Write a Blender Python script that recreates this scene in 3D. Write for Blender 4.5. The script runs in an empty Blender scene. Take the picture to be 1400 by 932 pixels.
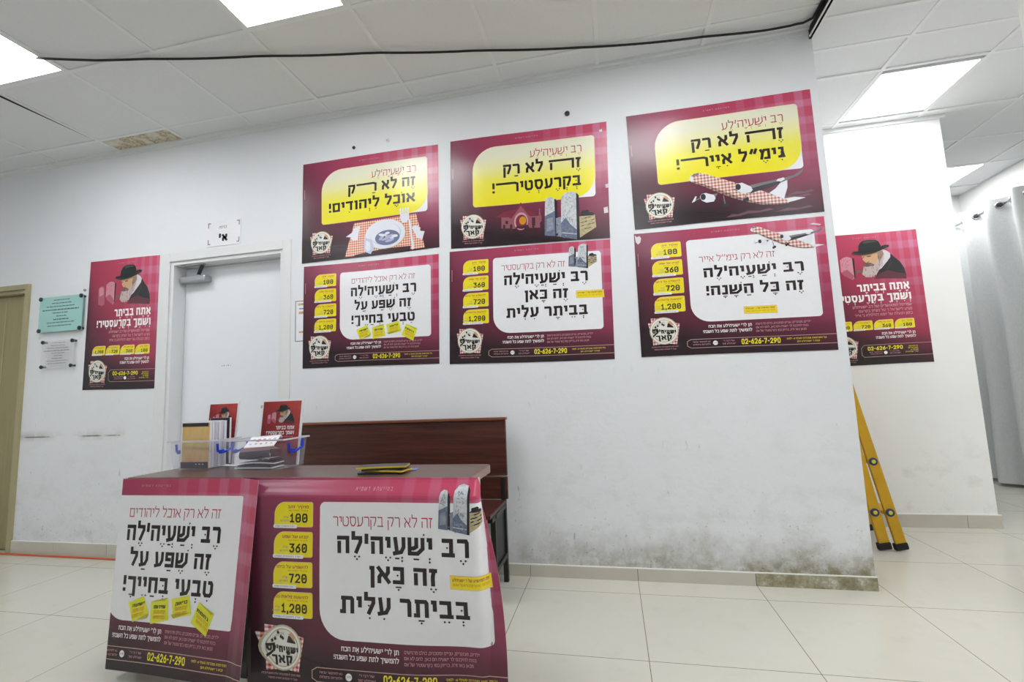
import bpy, bmesh, math, random
from mathutils import Vector, Matrix
from mathutils.geometry import tessellate_polygon

random.seed(7)
C = bpy.context.scene.collection
scene = bpy.context.scene

# ------------------------------------------------------------------ camera, world, exposure
F_PX = 634.0
cam_d = bpy.data.cameras.new('camera')
cam_d.sensor_width = 36.0
cam_d.lens = F_PX / 1400.0 * 36.0
cam_d.clip_start = 0.02
cam = bpy.data.objects.new('camera', cam_d)
C.objects.link(cam)
YAW, PIT, ROL = -0.207, 0.1088, -0.0398
fw = Vector((math.sin(YAW) * math.cos(PIT), math.cos(YAW) * math.cos(PIT), math.sin(PIT)))
r0 = Vector((math.cos(YAW), -math.sin(YAW), 0))
u0 = r0.cross(fw)
rr = r0 * math.cos(ROL) + u0 * math.sin(ROL)
uu = -r0 * math.sin(ROL) + u0 * math.cos(ROL)
CAM = Vector((0, -2.698, 1.035))
cam.matrix_world = Matrix(((rr.x, uu.x, -fw.x, CAM.x), (rr.y, uu.y, -fw.y, CAM.y), (rr.z, uu.z, -fw.z, CAM.z), (0, 0, 0, 1)))
scene.camera = cam

world = bpy.data.worlds.new('world')
scene.world = world
world.use_nodes = True
world.node_tree.nodes['Background'].inputs[0].default_value = (0.9, 0.95, 1, 1)
world.node_tree.nodes['Background'].inputs[1].default_value = 0.3
scene.view_settings.view_transform = 'Standard'
scene.view_settings.look = 'None'
scene.view_settings.gamma = 1.0
scene.view_settings.use_curve_mapping = False
scene.view_settings.exposure = 0.28
PANEL_STRENGTH = 15.0

# ------------------------------------------------------------------ materials
def lin(c):
    out = []
    for v in c[:3]:
        v = v / 255.0
        out.append(v / 12.92 if v <= 0.04045 else ((v + 0.055) / 1.055) ** 2.4)
    return tuple(out) + (1.0,)


class NT:
    """small helper round a material's node tree"""
    def __init__(self, name):
        self.m = bpy.data.materials.new(name)
        self.m.use_nodes = True
        self.t = self.m.node_tree
        self.b = self.t.nodes['Principled BSDF']
        self.out = self.t.nodes['Material Output']

    def n(self, kind, **kw):
        x = self.t.nodes.new(kind)
        for k, v in kw.items():
            setattr(x, k, v)
        return x

    def val(self, sock, v):
        if isinstance(v, bpy.types.NodeSocket):
            self.t.links.new(v, sock)
        else:
            sock.default_value = v

    def math(self, op, a, b=0.0, c=0.0, clamp=False):
        x = self.n('ShaderNodeMath', operation=op, use_clamp=clamp)
        self.val(x.inputs[0], a); self.val(x.inputs[1], b); self.val(x.inputs[2], c)
        return x.outputs[0]

    def mix(self, f, a, b, blend='MIX'):
        x = self.n('ShaderNodeMix', data_type='RGBA', blend_type=blend)
        self.val(x.inputs[0], f); self.val(x.inputs[6], a); self.val(x.inputs[7], b)
        return x.outputs[2]

    def ramp(self, f, stops):
        x = self.n('ShaderNodeValToRGB')
        el = x.color_ramp.elements
        while len(el) < len(stops):
            el.new(0.5)
        for e, (p, c) in zip(el, stops):
            e.position = p
            e.color = c if len(c) == 4 else tuple(c) + (1,)
        self.val(x.inputs[0], f)
        return x.outputs[0]

    def range(self, f, a, b, c=0.0, d=1.0):
        x = self.n('ShaderNodeMapRange')
        for i, v in enumerate((f, a, b, c, d)):
            self.val(x.inputs[i], v)
        return x.outputs[0]

    def noise(self, scale, detail=3, rough=0.5, vec=None, dim='3D'):
        x = self.n('ShaderNodeTexNoise', noise_dimensions=dim)
        x.inputs['Scale'].default_value = scale
        x.inputs['Detail'].default_value = detail
        x.inputs['Roughness'].default_value = rough
        if vec is not None:
            self.t.links.new(vec, x.inputs['Vector'])
        return x.outputs['Fac']

    def pos(self, sx=1, sy=1, sz=1):
        g = self.n('ShaderNodeNewGeometry')
        if (sx, sy, sz) == (1, 1, 1):
            return g.outputs['Position']
        v = self.n('ShaderNodeVectorMath', operation='MULTIPLY')
        self.t.links.new(g.outputs['Position'], v.inputs[0])
        v.inputs[1].default_value = (sx, sy, sz)
        return v.outputs[0]

    def obj(self, sx=1, sy=1, sz=1):
        g = self.n('ShaderNodeTexCoord')
        v = self.n('ShaderNodeVectorMath', operation='MULTIPLY')
        self.t.links.new(g.outputs['Object'], v.inputs[0])
        v.inputs[1].default_value = (sx, sy, sz)
        return v.outputs[0]

    def sep(self, v):
        x = self.n('ShaderNodeSeparateXYZ')
        self.t.links.new(v, x.inputs[0])
        return x.outputs

    def uv(self):
        x = self.n('ShaderNodeUVMap', uv_map='uv')
        return self.sep(x.outputs[0])

    def bump(self, h, strength=0.2, dist=0.01):
        x = self.n('ShaderNodeBump')
        x.inputs['Strength'].default_value = strength
        x.inputs['Distance'].default_value = dist
        self.t.links.new(h, x.inputs['Height'])
        self.t.links.new(x.outputs[0], self.b.inputs['Normal'])

    def col(self, c):
        self.val(self.b.inputs['Base Color'], c)

    def rough(self, r):
        self.val(self.b.inputs['Roughness'], r)


def simple(name, c, rough=0.5, metal=0.0, var=0.06, scale=30.0, spec=0.5):
    k = NT(name)
    base = lin(c)
    f = k.noise(scale, 2, vec=k.obj())
    dark = tuple(v * (1 - var) for v in base[:3]) + (1,)
    lite = tuple(min(1, v * (1 + var)) for v in base[:3]) + (1,)
    k.col(k.mix(f, dark, lite))
    k.rough(rough)
    k.b.inputs['Metallic'].default_value = metal
    k.b.inputs['Specular IOR Level'].default_value = spec
    return k.m


M = {}
PR = 0.27      # gloss of the printed paper
for nm, c in dict(ink_black=(38, 26, 28), ink_red=(176, 48, 70), ink_white=(245, 240, 240), ink_pink=(206, 150, 160),
                  ink_yellow=(240, 226, 40), paper_white=(236, 236, 240), badge_yellow=(238, 222, 30), badge_rim=(236, 190, 150),
                  ink_orange=(214, 120, 30), ink_grey=(150, 140, 146), ink_line=(196, 160, 150), note_yellow=(222, 222, 48),
                  note_fold=(176, 178, 30), emblem_ring=(196, 186, 150), emblem_field=(226, 226, 218), bread=(206, 160, 120),
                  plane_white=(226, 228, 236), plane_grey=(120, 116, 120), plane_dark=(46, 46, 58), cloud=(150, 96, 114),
                  cloud_dark=(112, 70, 86),
                  stone_light=(196, 200, 206), stone_mid=(140, 146, 160), stone_blue=(104, 114, 138), stone_black=(40, 36, 44),
                  stone_gold=(186, 172, 128), house_wall=(146, 84, 98), house_roof=(126, 42, 60), house_dark=(70, 36, 46),
                  house_lamp=(206, 140, 40), plate_white=(226, 228, 238), plate_blue=(196, 202, 224), food=(112, 116, 152),
                  food_light=(176, 180, 208), skin=(206, 164, 128), skin_dark=(168, 120, 90), hair=(150, 132, 122), beard=(196, 176, 172),
                  beard_dark=(112, 92, 88), hat=(34, 40, 40), hat_light=(62, 70, 68), coat=(46, 44, 46), coat_fade=(96, 50, 62),
                  collar=(214, 206, 212), stone_pink=(206, 138, 154), stone_pink_dark=(176, 92, 112)).items():
    M[nm] = simple(nm, c, PR, var=0.03)


def maroon_print(name, stops, ging=0.35, corner=True):
    """printed ground: pink towards the upper right, near black maroon below, a faint checked cloth at top right"""
    k = NT(name)
    u = k.uv()
    a = k.math('MULTIPLY', u[1], 0.62)
    b = k.math('MULTIPLY', k.math('POWER', u[0], 0.6), 0.55)
    t = k.math('SUBTRACT', k.math('ADD', a, b), 0.12)
    t = k.math('SUBTRACT', t, k.math('MULTIPLY', k.range(u[1], 0.27, 0.0), 0.33))
    t = k.math('ADD', t, k.math('MULTIPLY', k.math('SUBTRACT', k.noise(3.0, 2, vec=k.obj()), 0.5), 0.06))
    base = k.ramp(t, [(p, lin(c)) for p, c in stops])
    s = k.math('SINE', k.math('MULTIPLY', u[0], 62.0))
    s2 = k.math('SINE', k.math('MULTIPLY', u[1], 44.0))
    stripe = k.math('ADD', k.range(s, 0.0, 0.5), k.range(s2, 0.0, 0.5))
    m1 = k.range(u[0], 0.45, 0.98)
    m2 = k.range(u[1], 0.3, 1.0)
    fac = k.math('MULTIPLY', k.math('MULTIPLY', stripe, m1), k.math('MULTIPLY', m2, ging))
    k.col(k.mix(fac, base, lin((206, 150, 184))))
    k.rough(PR)
    return k.m


M['print_maroon'] = maroon_print('print_maroon', [(0.0, (38, 22, 29)), (0.14, (62, 28, 41)), (0.30, (90, 34, 53)), (0.42, (104, 40, 62)), (0.52, (126, 50, 78)), (0.68, (154, 58, 90)), (0.97, (194, 68, 100))])
M['print_portrait'] = maroon_print('print_portrait', [(0.0, (34, 20, 26)), (0.2, (64, 26, 40)), (0.36, (110, 36, 60)), (0.55, (160, 50, 78)), (0.8, (182, 64, 92)), (1.0, (200, 80, 108))])
M['print_red'] = maroon_print('print_red', [(0.0, (70, 26, 26)), (0.3, (120, 34, 36)), (0.6, (150, 42, 42)), (1.0, (186, 66, 58))], 0.05)

k = NT('print_yellow_fade')
u = k.uv()
k.col(k.ramp(u[1], [(0.40, lin((238, 226, 28))), (0.58, lin((236, 228, 76))), (0.80, lin((232, 230, 206)))]))
k.rough(PR)
M['print_yellow_fade'] = k.m


def gingham(name, cells_u, cells_v, white, red, mid):
    k = NT(name)
    u = k.uv()
    a = k.math('GREATER_THAN', k.math('FRACT', k.math('MULTIPLY', u[0], cells_u)), 0.5)
    b = k.math('GREATER_THAN', k.math('FRACT', k.math('MULTIPLY', u[1], cells_v)), 0.5)
    s = k.math('MULTIPLY', k.math('ADD', a, b), 0.5)
    k.col(k.ramp(s, [(0.0, lin(white)), (0.5, lin(mid)), (1.0, lin(red))]))
    k.rough(PR)
    return k.m


M['gingham_small'] = gingham('gingham_small', 62, 44, (236, 226, 222), (176, 60, 66), (214, 150, 150))
M['gingham_cloth'] = gingham('gingham_cloth', 62, 44, (236, 224, 204), (206, 92, 66), (226, 164, 142))
M['gingham_plane'] = gingham('gingham_plane', 56, 40, (238, 226, 220), (178, 104, 98), (214, 172, 164))
M['gingham_belly'] = gingham('gingham_belly', 56, 40, (176, 158, 146), (110, 62, 58), (142, 112, 102))
k = NT('booklet_gold')
z = k.sep(k.obj())
k.col(k.mix(k.noise(14, 3, vec=k.obj(3, 1, 1)), k.ramp(k.math('ADD', k.math('MULTIPLY', z[2], 5.0), k.math('MULTIPLY', k.noise(9, 3, vec=k.obj()), 0.25)),
      [(0.08, lin((190, 96, 30))), (0.35, lin((206, 130, 44))), (0.6, lin((214, 176, 96))), (1.0, lin((226, 170, 28)))]), lin((226, 206, 160))))
k.rough(0.3)
M['booklet_gold'] = k.m

for nm, c in dict(stone_light=(200, 203, 208), stone_mid=(140, 146, 160), stone_blue=(104, 114, 138), stone_gold=(186, 172, 128)).items():
    M[nm] = simple(nm + '_grain', c, PR, var=0.45, scale=70)

# painted wall, old and scuffed
k = NT('wall_paint')
p = k.pos()
xyz = k.sep(p)
c = k.mix(k.noise(1.3, 4, vec=p), lin((224, 227, 231)), lin((232, 234, 237)))
patch = k.range(k.noise(2.4, 5, 0.65, vec=p), 0.52, 0.72)
c = k.mix(k.math('MULTIPLY', patch, 0.12), c, lin((205, 203, 196)))
low = k.range(xyz[2], 1.15, 0.1)                       # wear is thickest where people and mops reach
fl = k.range(k.noise(5.0, 6, 0.7, vec=k.pos(1, 1, 1.6)), 0.5, 0.68)
c = k.mix(k.math('MULTIPLY', k.math('MULTIPLY', low, fl), 0.28), c, lin((170, 168, 160)))
sc = k.range(k.noise(22.0, 4, 0.6, vec=k.pos(1, 1, 0.35)), 0.66, 0.72)
c = k.mix(k.math('MULTIPLY', k.math('MULTIPLY', k.range(xyz[2], 1.3, 0.3), sc), 0.6), c, lin((120, 118, 116)))
edge = k.math('ADD', xyz[2], k.math('MULTIPLY', k.math('SUBTRACT', k.noise(3.0, 5, 0.65, vec=p), 0.5), 0.42))
rt = k.range(xyz[0], -1.3, 1.0, 0.12, 1.0)
damp = k.math('MULTIPLY', k.range(edge, 0.27, 0.08), rt)
blot = k.range(k.noise(16.0, 5, 0.7, vec=p), 0.36, 0.56, 0.45, 1.0)
c = k.mix(k.math('MULTIPLY', k.math('MULTIPLY', damp, blot), 1.0), c, lin((134, 126, 98)))
spk = k.range(k.noise(55.0, 3, 0.6, vec=p), 0.63, 0.70)
c = k.mix(k.math('MULTIPLY', k.math('MULTIPLY', spk, k.range(edge, 0.5, 0.1)), 0.6), c, lin((80, 78, 70)))
# the ghost of a removed chair rail, on the left stretch
band = k.math('MULTIPLY', k.range(k.math('ABSOLUTE', k.math('SUBTRACT', xyz[2], 0.845)), 0.045, 0.005), k.range(xyz[0], -3.3, -3.5))
c = k.mix(k.math('MULTIPLY', k.math('MULTIPLY', band, k.range(k.noise(4.0, 5, 0.7, vec=p), 0.42, 0.6)), 0.55), c, lin((172, 170, 158)))
crack = k.math('MULTIPLY', k.range(k.math('ABSOLUTE', k.math('SUBTRACT', xyz[2], 0.838)), 0.006, 0.002), k.math('LESS_THAN', xyz[0], -3.45))
c = k.mix(k.math('MULTIPLY', crack, k.range(k.noise(3.0, 3, 0.6, vec=p), 0.45, 0.55)), c, lin((110, 108, 100)))
k.col(c)
k.rough(0.55)
k.bump(k.noise(30, 5, 0.6, vec=p), 0.12, 0.01)
M['wall_paint'] = k.m

k = NT('white_paint')
p = k.pos()
c = k.mix(k.noise(3.0, 4, vec=p), lin((236, 236, 234)), lin((242, 242, 240)))
xyz = k.sep(p)
c = k.mix(k.math('MULTIPLY', k.math('MULTIPLY', k.range(xyz[2], 0.95, 0.2), k.range(k.noise(7.0, 6, 0.7, vec=p), 0.53, 0.7)), 0.22), c, lin((160, 158, 150)))
k.col(c)
k.rough(0.5)
M['white_paint'] = k.m

M['door_paint'] = simple('door_paint', (232, 236, 242), 0.32, var=0.02, scale=4)
M['frame_paint'] = simple('frame_paint', (226, 228, 229), 0.35, var=0.02, scale=6)
k = NT('olive_veneer')
k.col(k.mix(k.noise(6, 5, 0.6, vec=k.pos(9, 9, 0.5)), lin((138, 128, 88)), lin((168, 158, 116))))
k.rough(0.4)
M['olive_veneer'] = k.m
M['olive_frame'] = simple('olive_frame', (168, 160, 124), 0.35, var=0.05)

k = NT('ceiling_tile')
p = k.pos()
c = k.mix(k.noise(90, 3, vec=p), lin((222, 224, 226)), lin((230, 232, 233)))
k.col(c)
k.rough(0.9)
M['ceiling_tile'] = k.m
M['ceiling_bar'] = simple('ceiling_bar', (230, 232, 233), 0.45, var=0.02)
k = NT('ceiling_stain')
p = k.pos()
f = k.noise(6.5, 6, 0.7, vec=p)
c = k.ramp(f, [(0.36, lin((222, 220, 212))), (0.47, lin((206, 198, 176))), (0.515, lin((166, 146, 108))), (0.55, lin((216, 210, 194))), (0.66, lin((192, 178, 146)))])
k.col(c)
k.rough(0.9)
M['ceiling_stain'] = k.m
M['dark_gap'] = simple('dark_gap', (30, 30, 28), 0.8)

k = NT('floor_tile')
p = k.pos()
xyz = k.sep(p)
PIT_T = 0.587


def grout(axis, off):
    f = k.math('FRACT', k.math('DIVIDE', k.math('SUBTRACT', axis, off), PIT_T))
    d = k.math('ABSOLUTE', k.math('SUBTRACT', f, 0.5))
    return k.math('GREATER_THAN', d, 0.5 - 0.0016 / PIT_T)


g = k.math('MAXIMUM', grout(xyz[0], -0.5119), grout(xyz[1], -0.1726))
c = k.mix(k.noise(1.7, 5, 0.6, vec=k.pos(1, 2.5, 1)), lin((202, 200, 188)), lin((209, 207, 196)))
c = k.mix(k.math('MULTIPLY', k.range(k.noise(8, 5, 0.6, vec=p), 0.55, 0.7), 0.25), c, lin((190, 187, 174)))
c = k.mix(g, c, lin((128, 122, 110)))
k.col(c)
k.rough(k.math('ADD', k.math('MULTIPLY', k.noise(5, 3, vec=p), 0.12), 0.14))
M['floor_tile'] = k.m
k = NT('skirting_tile')
p = k.pos()
k.col(k.mix(k.noise(6, 4, vec=p), lin((190, 185, 172)), lin((204, 199, 186))))
k.rough(0.35)
M['skirting_tile'] = k.m
k = NT('skirting_dirty')
p = k.pos()
f = k.noise(13, 6, 0.75, vec=p)
k.col(k.ramp(f, [(0.3, lin((112, 104, 80))), (0.48, lin((152, 145, 118))), (0.58, lin((176, 171, 150))), (0.66, lin((216, 216, 210)))]))
k.rough(0.7)
M['skirting_dirty'] = k.m
M['paint_line'] = simple('paint_line', (226, 226, 222), 0.7)

k = NT('dark_wood')
k.col(k.ramp(k.noise(5, 6, 0.6, vec=k.pos(0.6, 5, 14)), [(0.3, lin((52, 26, 22))), (0.5, lin((74, 38, 30))), (0.7, lin((92, 50, 38)))]))
k.rough(0.38)
M['dark_wood'] = k.m
M['wood_edge'] = simple('wood_edge', (122, 70, 46), 0.4, var=0.15)
k = NT('table_laminate')
k.col(k.ramp(k.noise(6, 5, 0.6, vec=k.pos(0.8, 9, 3)), [(0.3, lin((84, 62, 56))), (0.7, lin((104, 80, 72)))]))
k.rough(0.28)
M['table_laminate'] = k.m
M['edge_strip'] = simple('edge_strip', (150, 118, 100), 0.35, var=0.08)
M['black_steel'] = simple('black_steel', (52, 52, 50), 0.35, 0.6)
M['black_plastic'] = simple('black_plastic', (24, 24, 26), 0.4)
M['black_rubber'] = simple('black_rubber', (22, 22, 22), 0.7)
M['orange_cable'] = simple('orange_cable', (206, 92, 40), 0.5)
M['clear_tape'] = simple('clear_tape', (214, 200, 206), 0.2, var=0.1)
M['chrome'] = simple('chrome', (200, 202, 204), 0.2, 1.0)
M['closer_metal'] = simple('closer_metal', (168, 172, 174), 0.35, 0.7)
M['yellow_ladder'] = simple('yellow_ladder', (206, 158, 14), 0.4, var=0.12, scale=18)
M['rivet_blue'] = simple('rivet_blue', (44, 52, 92), 0.35)
M['rivet_yellow'] = simple('rivet_yellow', (210, 206, 70), 0.4)
M['blue_latch'] = simple('blue_latch', (24, 62, 206), 0.35)
M['paper'] = simple('paper', (234, 233, 240), 0.6, var=0.03)
M['paper_lilac'] = simple('paper_lilac', (206, 204, 224), 0.6, var=0.05)
M['dark_print'] = simple('dark_print', (52, 40, 48), 0.35, var=0.25, scale=60)
M['mauve_print'] = simple('mauve_print', (120, 84, 96), 0.35, var=0.25, scale=40)
M['leaflet_yellow'] = simple('leaflet_yellow', (226, 196, 48), 0.45)
M['leaflet_black'] = simple('leaflet_black', (34, 30, 38), 0.3)
M['leaflet_blue'] = simple('leaflet_blue', (120, 130, 190), 0.3)
k = NT('curtain_cloth')
w = k.noise(160, 2, vec=k.pos(1, 1, 0.25))
w2 = k.noise(160, 2, vec=k.pos(0.25, 0.25, 1))
k.col(k.mix(k.math('MULTIPLY', k.math('ADD', w, w2), 0.5), lin((198, 201, 202)), lin((232, 234, 234))))
k.rough(0.9)
M['curtain_cloth'] = k.m
k = NT('clear_plastic')
tr = k.n('ShaderNodeBsdfTransparent')
mx = k.n('ShaderNodeMixShader')
k.col(k.mix(k.noise(12, 2, vec=k.obj()), lin((214, 218, 232)), lin((224, 228, 240))))
k.rough(0.25)
mx.inputs[0].default_value = 0.17
k.t.links.new(tr.outputs[0], mx.inputs[1])
k.t.links.new(k.b.outputs[0], mx.inputs[2])
k.t.links.new(mx.outputs[0], k.out.inputs['Surface'])
M['clear_plastic'] = k.m
k = NT('clear_acrylic')
tr = k.n('ShaderNodeBsdfTransparent')
mx = k.n('ShaderNodeMixShader')
k.col(k.mix(k.noise(12, 2, vec=k.obj()), lin((222, 224, 224)), lin((230, 232, 232))))
k.rough(0.15)
mx.inputs[0].default_value = 0.22
k.t.links.new(tr.outputs[0], mx.inputs[1])
k.t.links.new(k.b.outputs[0], mx.inputs[2])
k.t.links.new(mx.outputs[0], k.out.inputs['Surface'])
M['clear_acrylic'] = k.m
M['box_rim'] = simple('box_rim', (206, 208, 216), 0.35)
M['teal_acrylic'] = simple('teal_acrylic', (160, 208, 202), 0.2, var=0.04, scale=8)
M['engraving'] = simple('engraving', (84, 110, 112), 0.5)
M['engraving_grey'] = simple('engraving_grey', (150, 152, 152), 0.5)
M['stud'] = simple('stud', (64, 72, 76), 0.3, 0.7)
k = NT('lit_diffuser')
em = k.n('ShaderNodeEmission')
em.inputs[0].default_value = (0.97, 0.985, 1.0, 1)
em.inputs[1].default_value = PANEL_STRENGTH
k.t.links.new(em.outputs[0], k.out.inputs['Surface'])
M['lit_diffuser'] = k.m


# ------------------------------------------------------------------ mesh helpers
class MB:
    def __init__(self):
        self.v, self.f, self.m, self.mats, self.uvs = [], [], [], [], None

    def mi(self, m):
        if m not in self.mats:
            self.mats.append(m)
        return self.mats.index(m)

    def poly(self, pts, m):
        b = len(self.v)
        self.v += [tuple(p) for p in pts]
        self.f.append(tuple(range(b, b + len(pts))))
        self.m.append(self.mi(m))

    def box(self, x0, x1, y0, y1, z0, z1, m, T=None):
        b = len(self.v)
        pts = [Vector((x, y, z)) for z in (z0, z1) for y in (y0, y1) for x in (x0, x1)]
        if T is not None:
            pts = [T @ q for q in pts]
        self.v += [tuple(q) for q in pts]
        for f in ((0, 2, 3, 1), (4, 5, 7, 6), (0, 1, 5, 4), (2, 6, 7, 3), (0, 4, 6, 2), (1, 3, 7, 5)):
            self.f.append(tuple(b + i for i in f))
            self.m.append(self.mi(m))

    def beam(self, p0, p1, w, h, m, up=Vector((0, 0, 1))):
        """rectangular bar from p0 to p1; w across, h along 'up'"""
        p0, p1 = Vector(p0), Vector(p1)
        d = (p1 - p0).normalized()
        s = d.cross(up).normalized()
        t = s.cross(d).normalized()
        b = len(self.v)
        for p in (p0, p1):
            for a, c in ((-1, -1), (1, -1), (1, 1), (-1, 1)):
                self.v.append(tuple(p + s * (a * w / 2) + t * (c * h / 2)))
        for f in ((3, 2, 1, 0), (4, 5, 6, 7), (0, 1, 5, 4), (1, 2, 6, 5), (2, 3, 7, 6), (3, 0, 4, 7)):
            self.f.append(tuple(b + i for i in f))
            self.m.append(self.mi(m))

    def tube(self, pts, r, m, n=8, closed=False):
        pts = [Vector(p) for p in pts]
        rings = []
        N = len(pts)
        prev = None
        for i, p in enumerate(pts):
            if closed:
                d = pts[(i + 1) % N] - pts[i - 1]
            else:
                d = pts[min(i + 1, N - 1)] - pts[max(i - 1, 0)]
            d.normalize()
            a = prev if prev is not None else (Vector((0, 0, 1)) if abs(d.z) < 0.9 else Vector((1, 0, 0)))
            s = d.cross(a).normalized()
            t = s.cross(d).normalized()
            prev = t
            b = len(self.v)
            for j in range(n):
                an = 2 * math.pi * j / n
                self.v.append(tuple(p + (s * math.cos(an) + t * math.sin(an)) * r))
            rings.append(b)
        mi = self.mi(m)
        for i in range(N if closed else N - 1):
            a, b = rings[i], rings[(i + 1) % N]
            for j in range(n):
                self.f.append((a + j, a + (j + 1) % n, b + (j + 1) % n, b + j))
                self.m.append(mi)
        if not closed:
            self.f.append(tuple(rings[0] + j for j in reversed(range(n)))); self.m.append(mi)
            self.f.append(tuple(rings[-1] + j for j in range(n))); self.m.append(mi)

    def lathe(self, c, axis, prof, m, n=20):
        """prof: (radius, distance along axis)"""
        c, axis = Vector(c), Vector(axis).normalized()
        a = Vector((0, 0, 1)) if abs(axis.z) < 0.9 else Vector((1, 0, 0))
        s = axis.cross(a).normalized(); t = axis.cross(s).normalized()
        mi = self.mi(m)
        b0 = len(self.v)
        for r, h in prof:
            for j in range(n):
                an = 2 * math.pi * j / n
                self.v.append(tuple(c + axis * h + (s * math.cos(an) + t * math.sin(an)) * r))
        for i in range(len(prof) - 1):
            for j in range(n):
                self.f.append((b0 + i * n + j, b0 + i * n + (j + 1) % n, b0 + (i + 1) * n + (j + 1) % n, b0 + (i + 1) * n + j))
                self.m.append(mi)
        self.f.append(tuple(b0 + j for j in range(n))); self.m.append(mi)
        e = b0 + (len(prof) - 1) * n
        self.f.append(tuple(e + j for j in range(n))); self.m.append(mi)

    def build(self, name, parent=None, bevel=0.0, smooth=False, origin=None):
        me = bpy.data.meshes.new(name)
        o0 = Vector(origin) if origin is not None else Vector((0, 0, 0))
        if parent is not None and origin is None:
            q = parent
            while q is not None:
                o0 = o0 + q.location
                q = q.parent
        me.from_pydata([tuple(Vector(p) - o0) for p in self.v], [], self.f)
        for m in self.mats:
            me.materials.append(M[m])
        me.polygons.foreach_set('material_index', self.m)
        if self.uvs is not None:
            l = me.uv_layers.new(name='uv')
            flat = []
            for uvs in self.uvs:
                for q in uvs:
                    flat += [q[0], q[1]]
            l.data.foreach_set('uv', flat)
        if self.uvs is None:
            bm = bmesh.new(); bm.from_mesh(me)
            bmesh.ops.recalc_face_normals(bm, faces=bm.faces)
            if bevel:
                es = [e for e in bm.edges if len(e.link_faces) == 2 and e.calc_face_angle(0) > 0.5]
                bmesh.ops.bevel(bm, geom=es, offset=bevel, segments=2, profile=0.6, affect='EDGES', clamp_overlap=True)
            bm.to_mesh(me); bm.free()
        if smooth:
            me.polygons.foreach_set('use_smooth', [True] * len(me.polygons))
        me.update()
        ob = bpy.data.objects.new(name, me)
        C.objects.link(ob)
        if parent is not None:
            ob.parent = parent
        elif origin is not None:
            ob.location = origin
        return ob


def tag(o, label, cat, group=None):
    o['label'] = label; o['category'] = cat
    if group:
        o['group'] = group
    return o


def thing(name, label, cat, loc, group=None):
    o = bpy.data.objects.new(name, None)
    o.empty_display_size = 0.05
    C.objects.link(o)
    o.location = loc
    return tag(o, label, cat, group)


def struct(o):
    o['kind'] = 'structure'
    return o


# ------------------------------------------------------------------ setting
H = 2.979          # suspended ceiling of the main room
HR = 2.925         # lower ceiling over the passage
XC = 1.206         # end of the poster wall
T6, TX0, TYB = 0.6, -4.167, -0.170
LX, FY, RX = -6.0, -5.6, 3.75

b = MB(); b.box(LX - .2, RX + .2, FY - .2, 3.4, -0.1, 0.0, 'floor_tile')
struct(b.build('floor'))

D1 = (-3.075, -2.135, 2.07)      # white door opening
D2 = (-5.40, -4.418, 1.985)      # olive door opening
TH = 0.2
b = MB()
b.box(LX, D2[0], 0, TH, 0, 3.1, 'wall_paint')
b.box(D2[0], D2[1], 0, TH, D2[2], 3.1, 'wall_paint')
b.box(D2[1], D1[0], 0, TH, 0, 3.1, 'wall_paint')
b.box(D1[0], D1[1], 0, TH, D1[2], 3.1, 'wall_paint')
b.box(D1[1], XC, 0, TH, 0, 3.1, 'wall_paint')
struct(b.build('wall_back'))
b = MB(); b.box(XC - 0.2, XC, TH, 1.13, 0, 3.1, 'wall_paint'); struct(b.build('wall_return'))
b = MB(); b.box(LX - 0.2, LX, FY, TH, 0, 3.1, 'wall_paint'); struct(b.build('wall_left'))
b = MB(); b.box(LX - 0.2, RX + 0.2, FY - 0.2, FY, 0, 3.1, 'wall_paint'); struct(b.build('wall_front'))
b = MB(); b.box(RX, RX + 0.2, FY, 3.2, 0, 3.1, 'white_paint'); struct(b.build('wall_right'))
b = MB(); b.box(XC - 0.2, RX, 2.98, 3.18, 0, 3.1, 'white_paint'); struct(b.build('wall_passage'))
PY = 1.12
b = MB(); b.box(XC - 0.2, 2.475, PY, PY + 0.3, 0, 3.05, 'white_paint')
struct(b.build('wall_pier'))
b = MB(); b.box(1.758, 2.15, -0.62, -0.5, 0, 3.05, 'white_paint')
struct(b.build('wall_column'))

# ceilings: tiles above a grid of slim bars
def ceiling(name, x0, x1, y0, y1, z, xs, ys, skip, bar=0.022):
    b = MB()
    xs = [x0] + sorted(x for x in xs if x0 < x < x1) + [x1]
    ys = [y0] + sorted(y for y in ys if y0 < y < y1) + [y1]
    for i in range(len(xs) - 1):
        for j in range(len(ys) - 1):
            cx, cy = (xs[i] + xs[i + 1]) / 2, (ys[j] + ys[j + 1]) / 2
            if any(abs(cx - sx) < 0.1 and abs(cy - sy) < 0.1 for sx, sy in skip):
                continue
            dz = 0.006 + 0.003 * math.sin(i * 5.1 + j * 2.7)
            b.box(xs[i], xs[i + 1], ys[j], ys[j + 1], z + dz, z + dz + 0.02, 'ceiling_tile')
    for x in xs:
        b.box(x - bar / 2, x + bar / 2, y0, y1, z, z + 0.012, 'ceiling_bar')
    for y in ys:
        b.box(x0, x1, y - bar / 2, y + bar / 2, z + 0.0004, z + 0.012, 'ceiling_bar')
    return b


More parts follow.
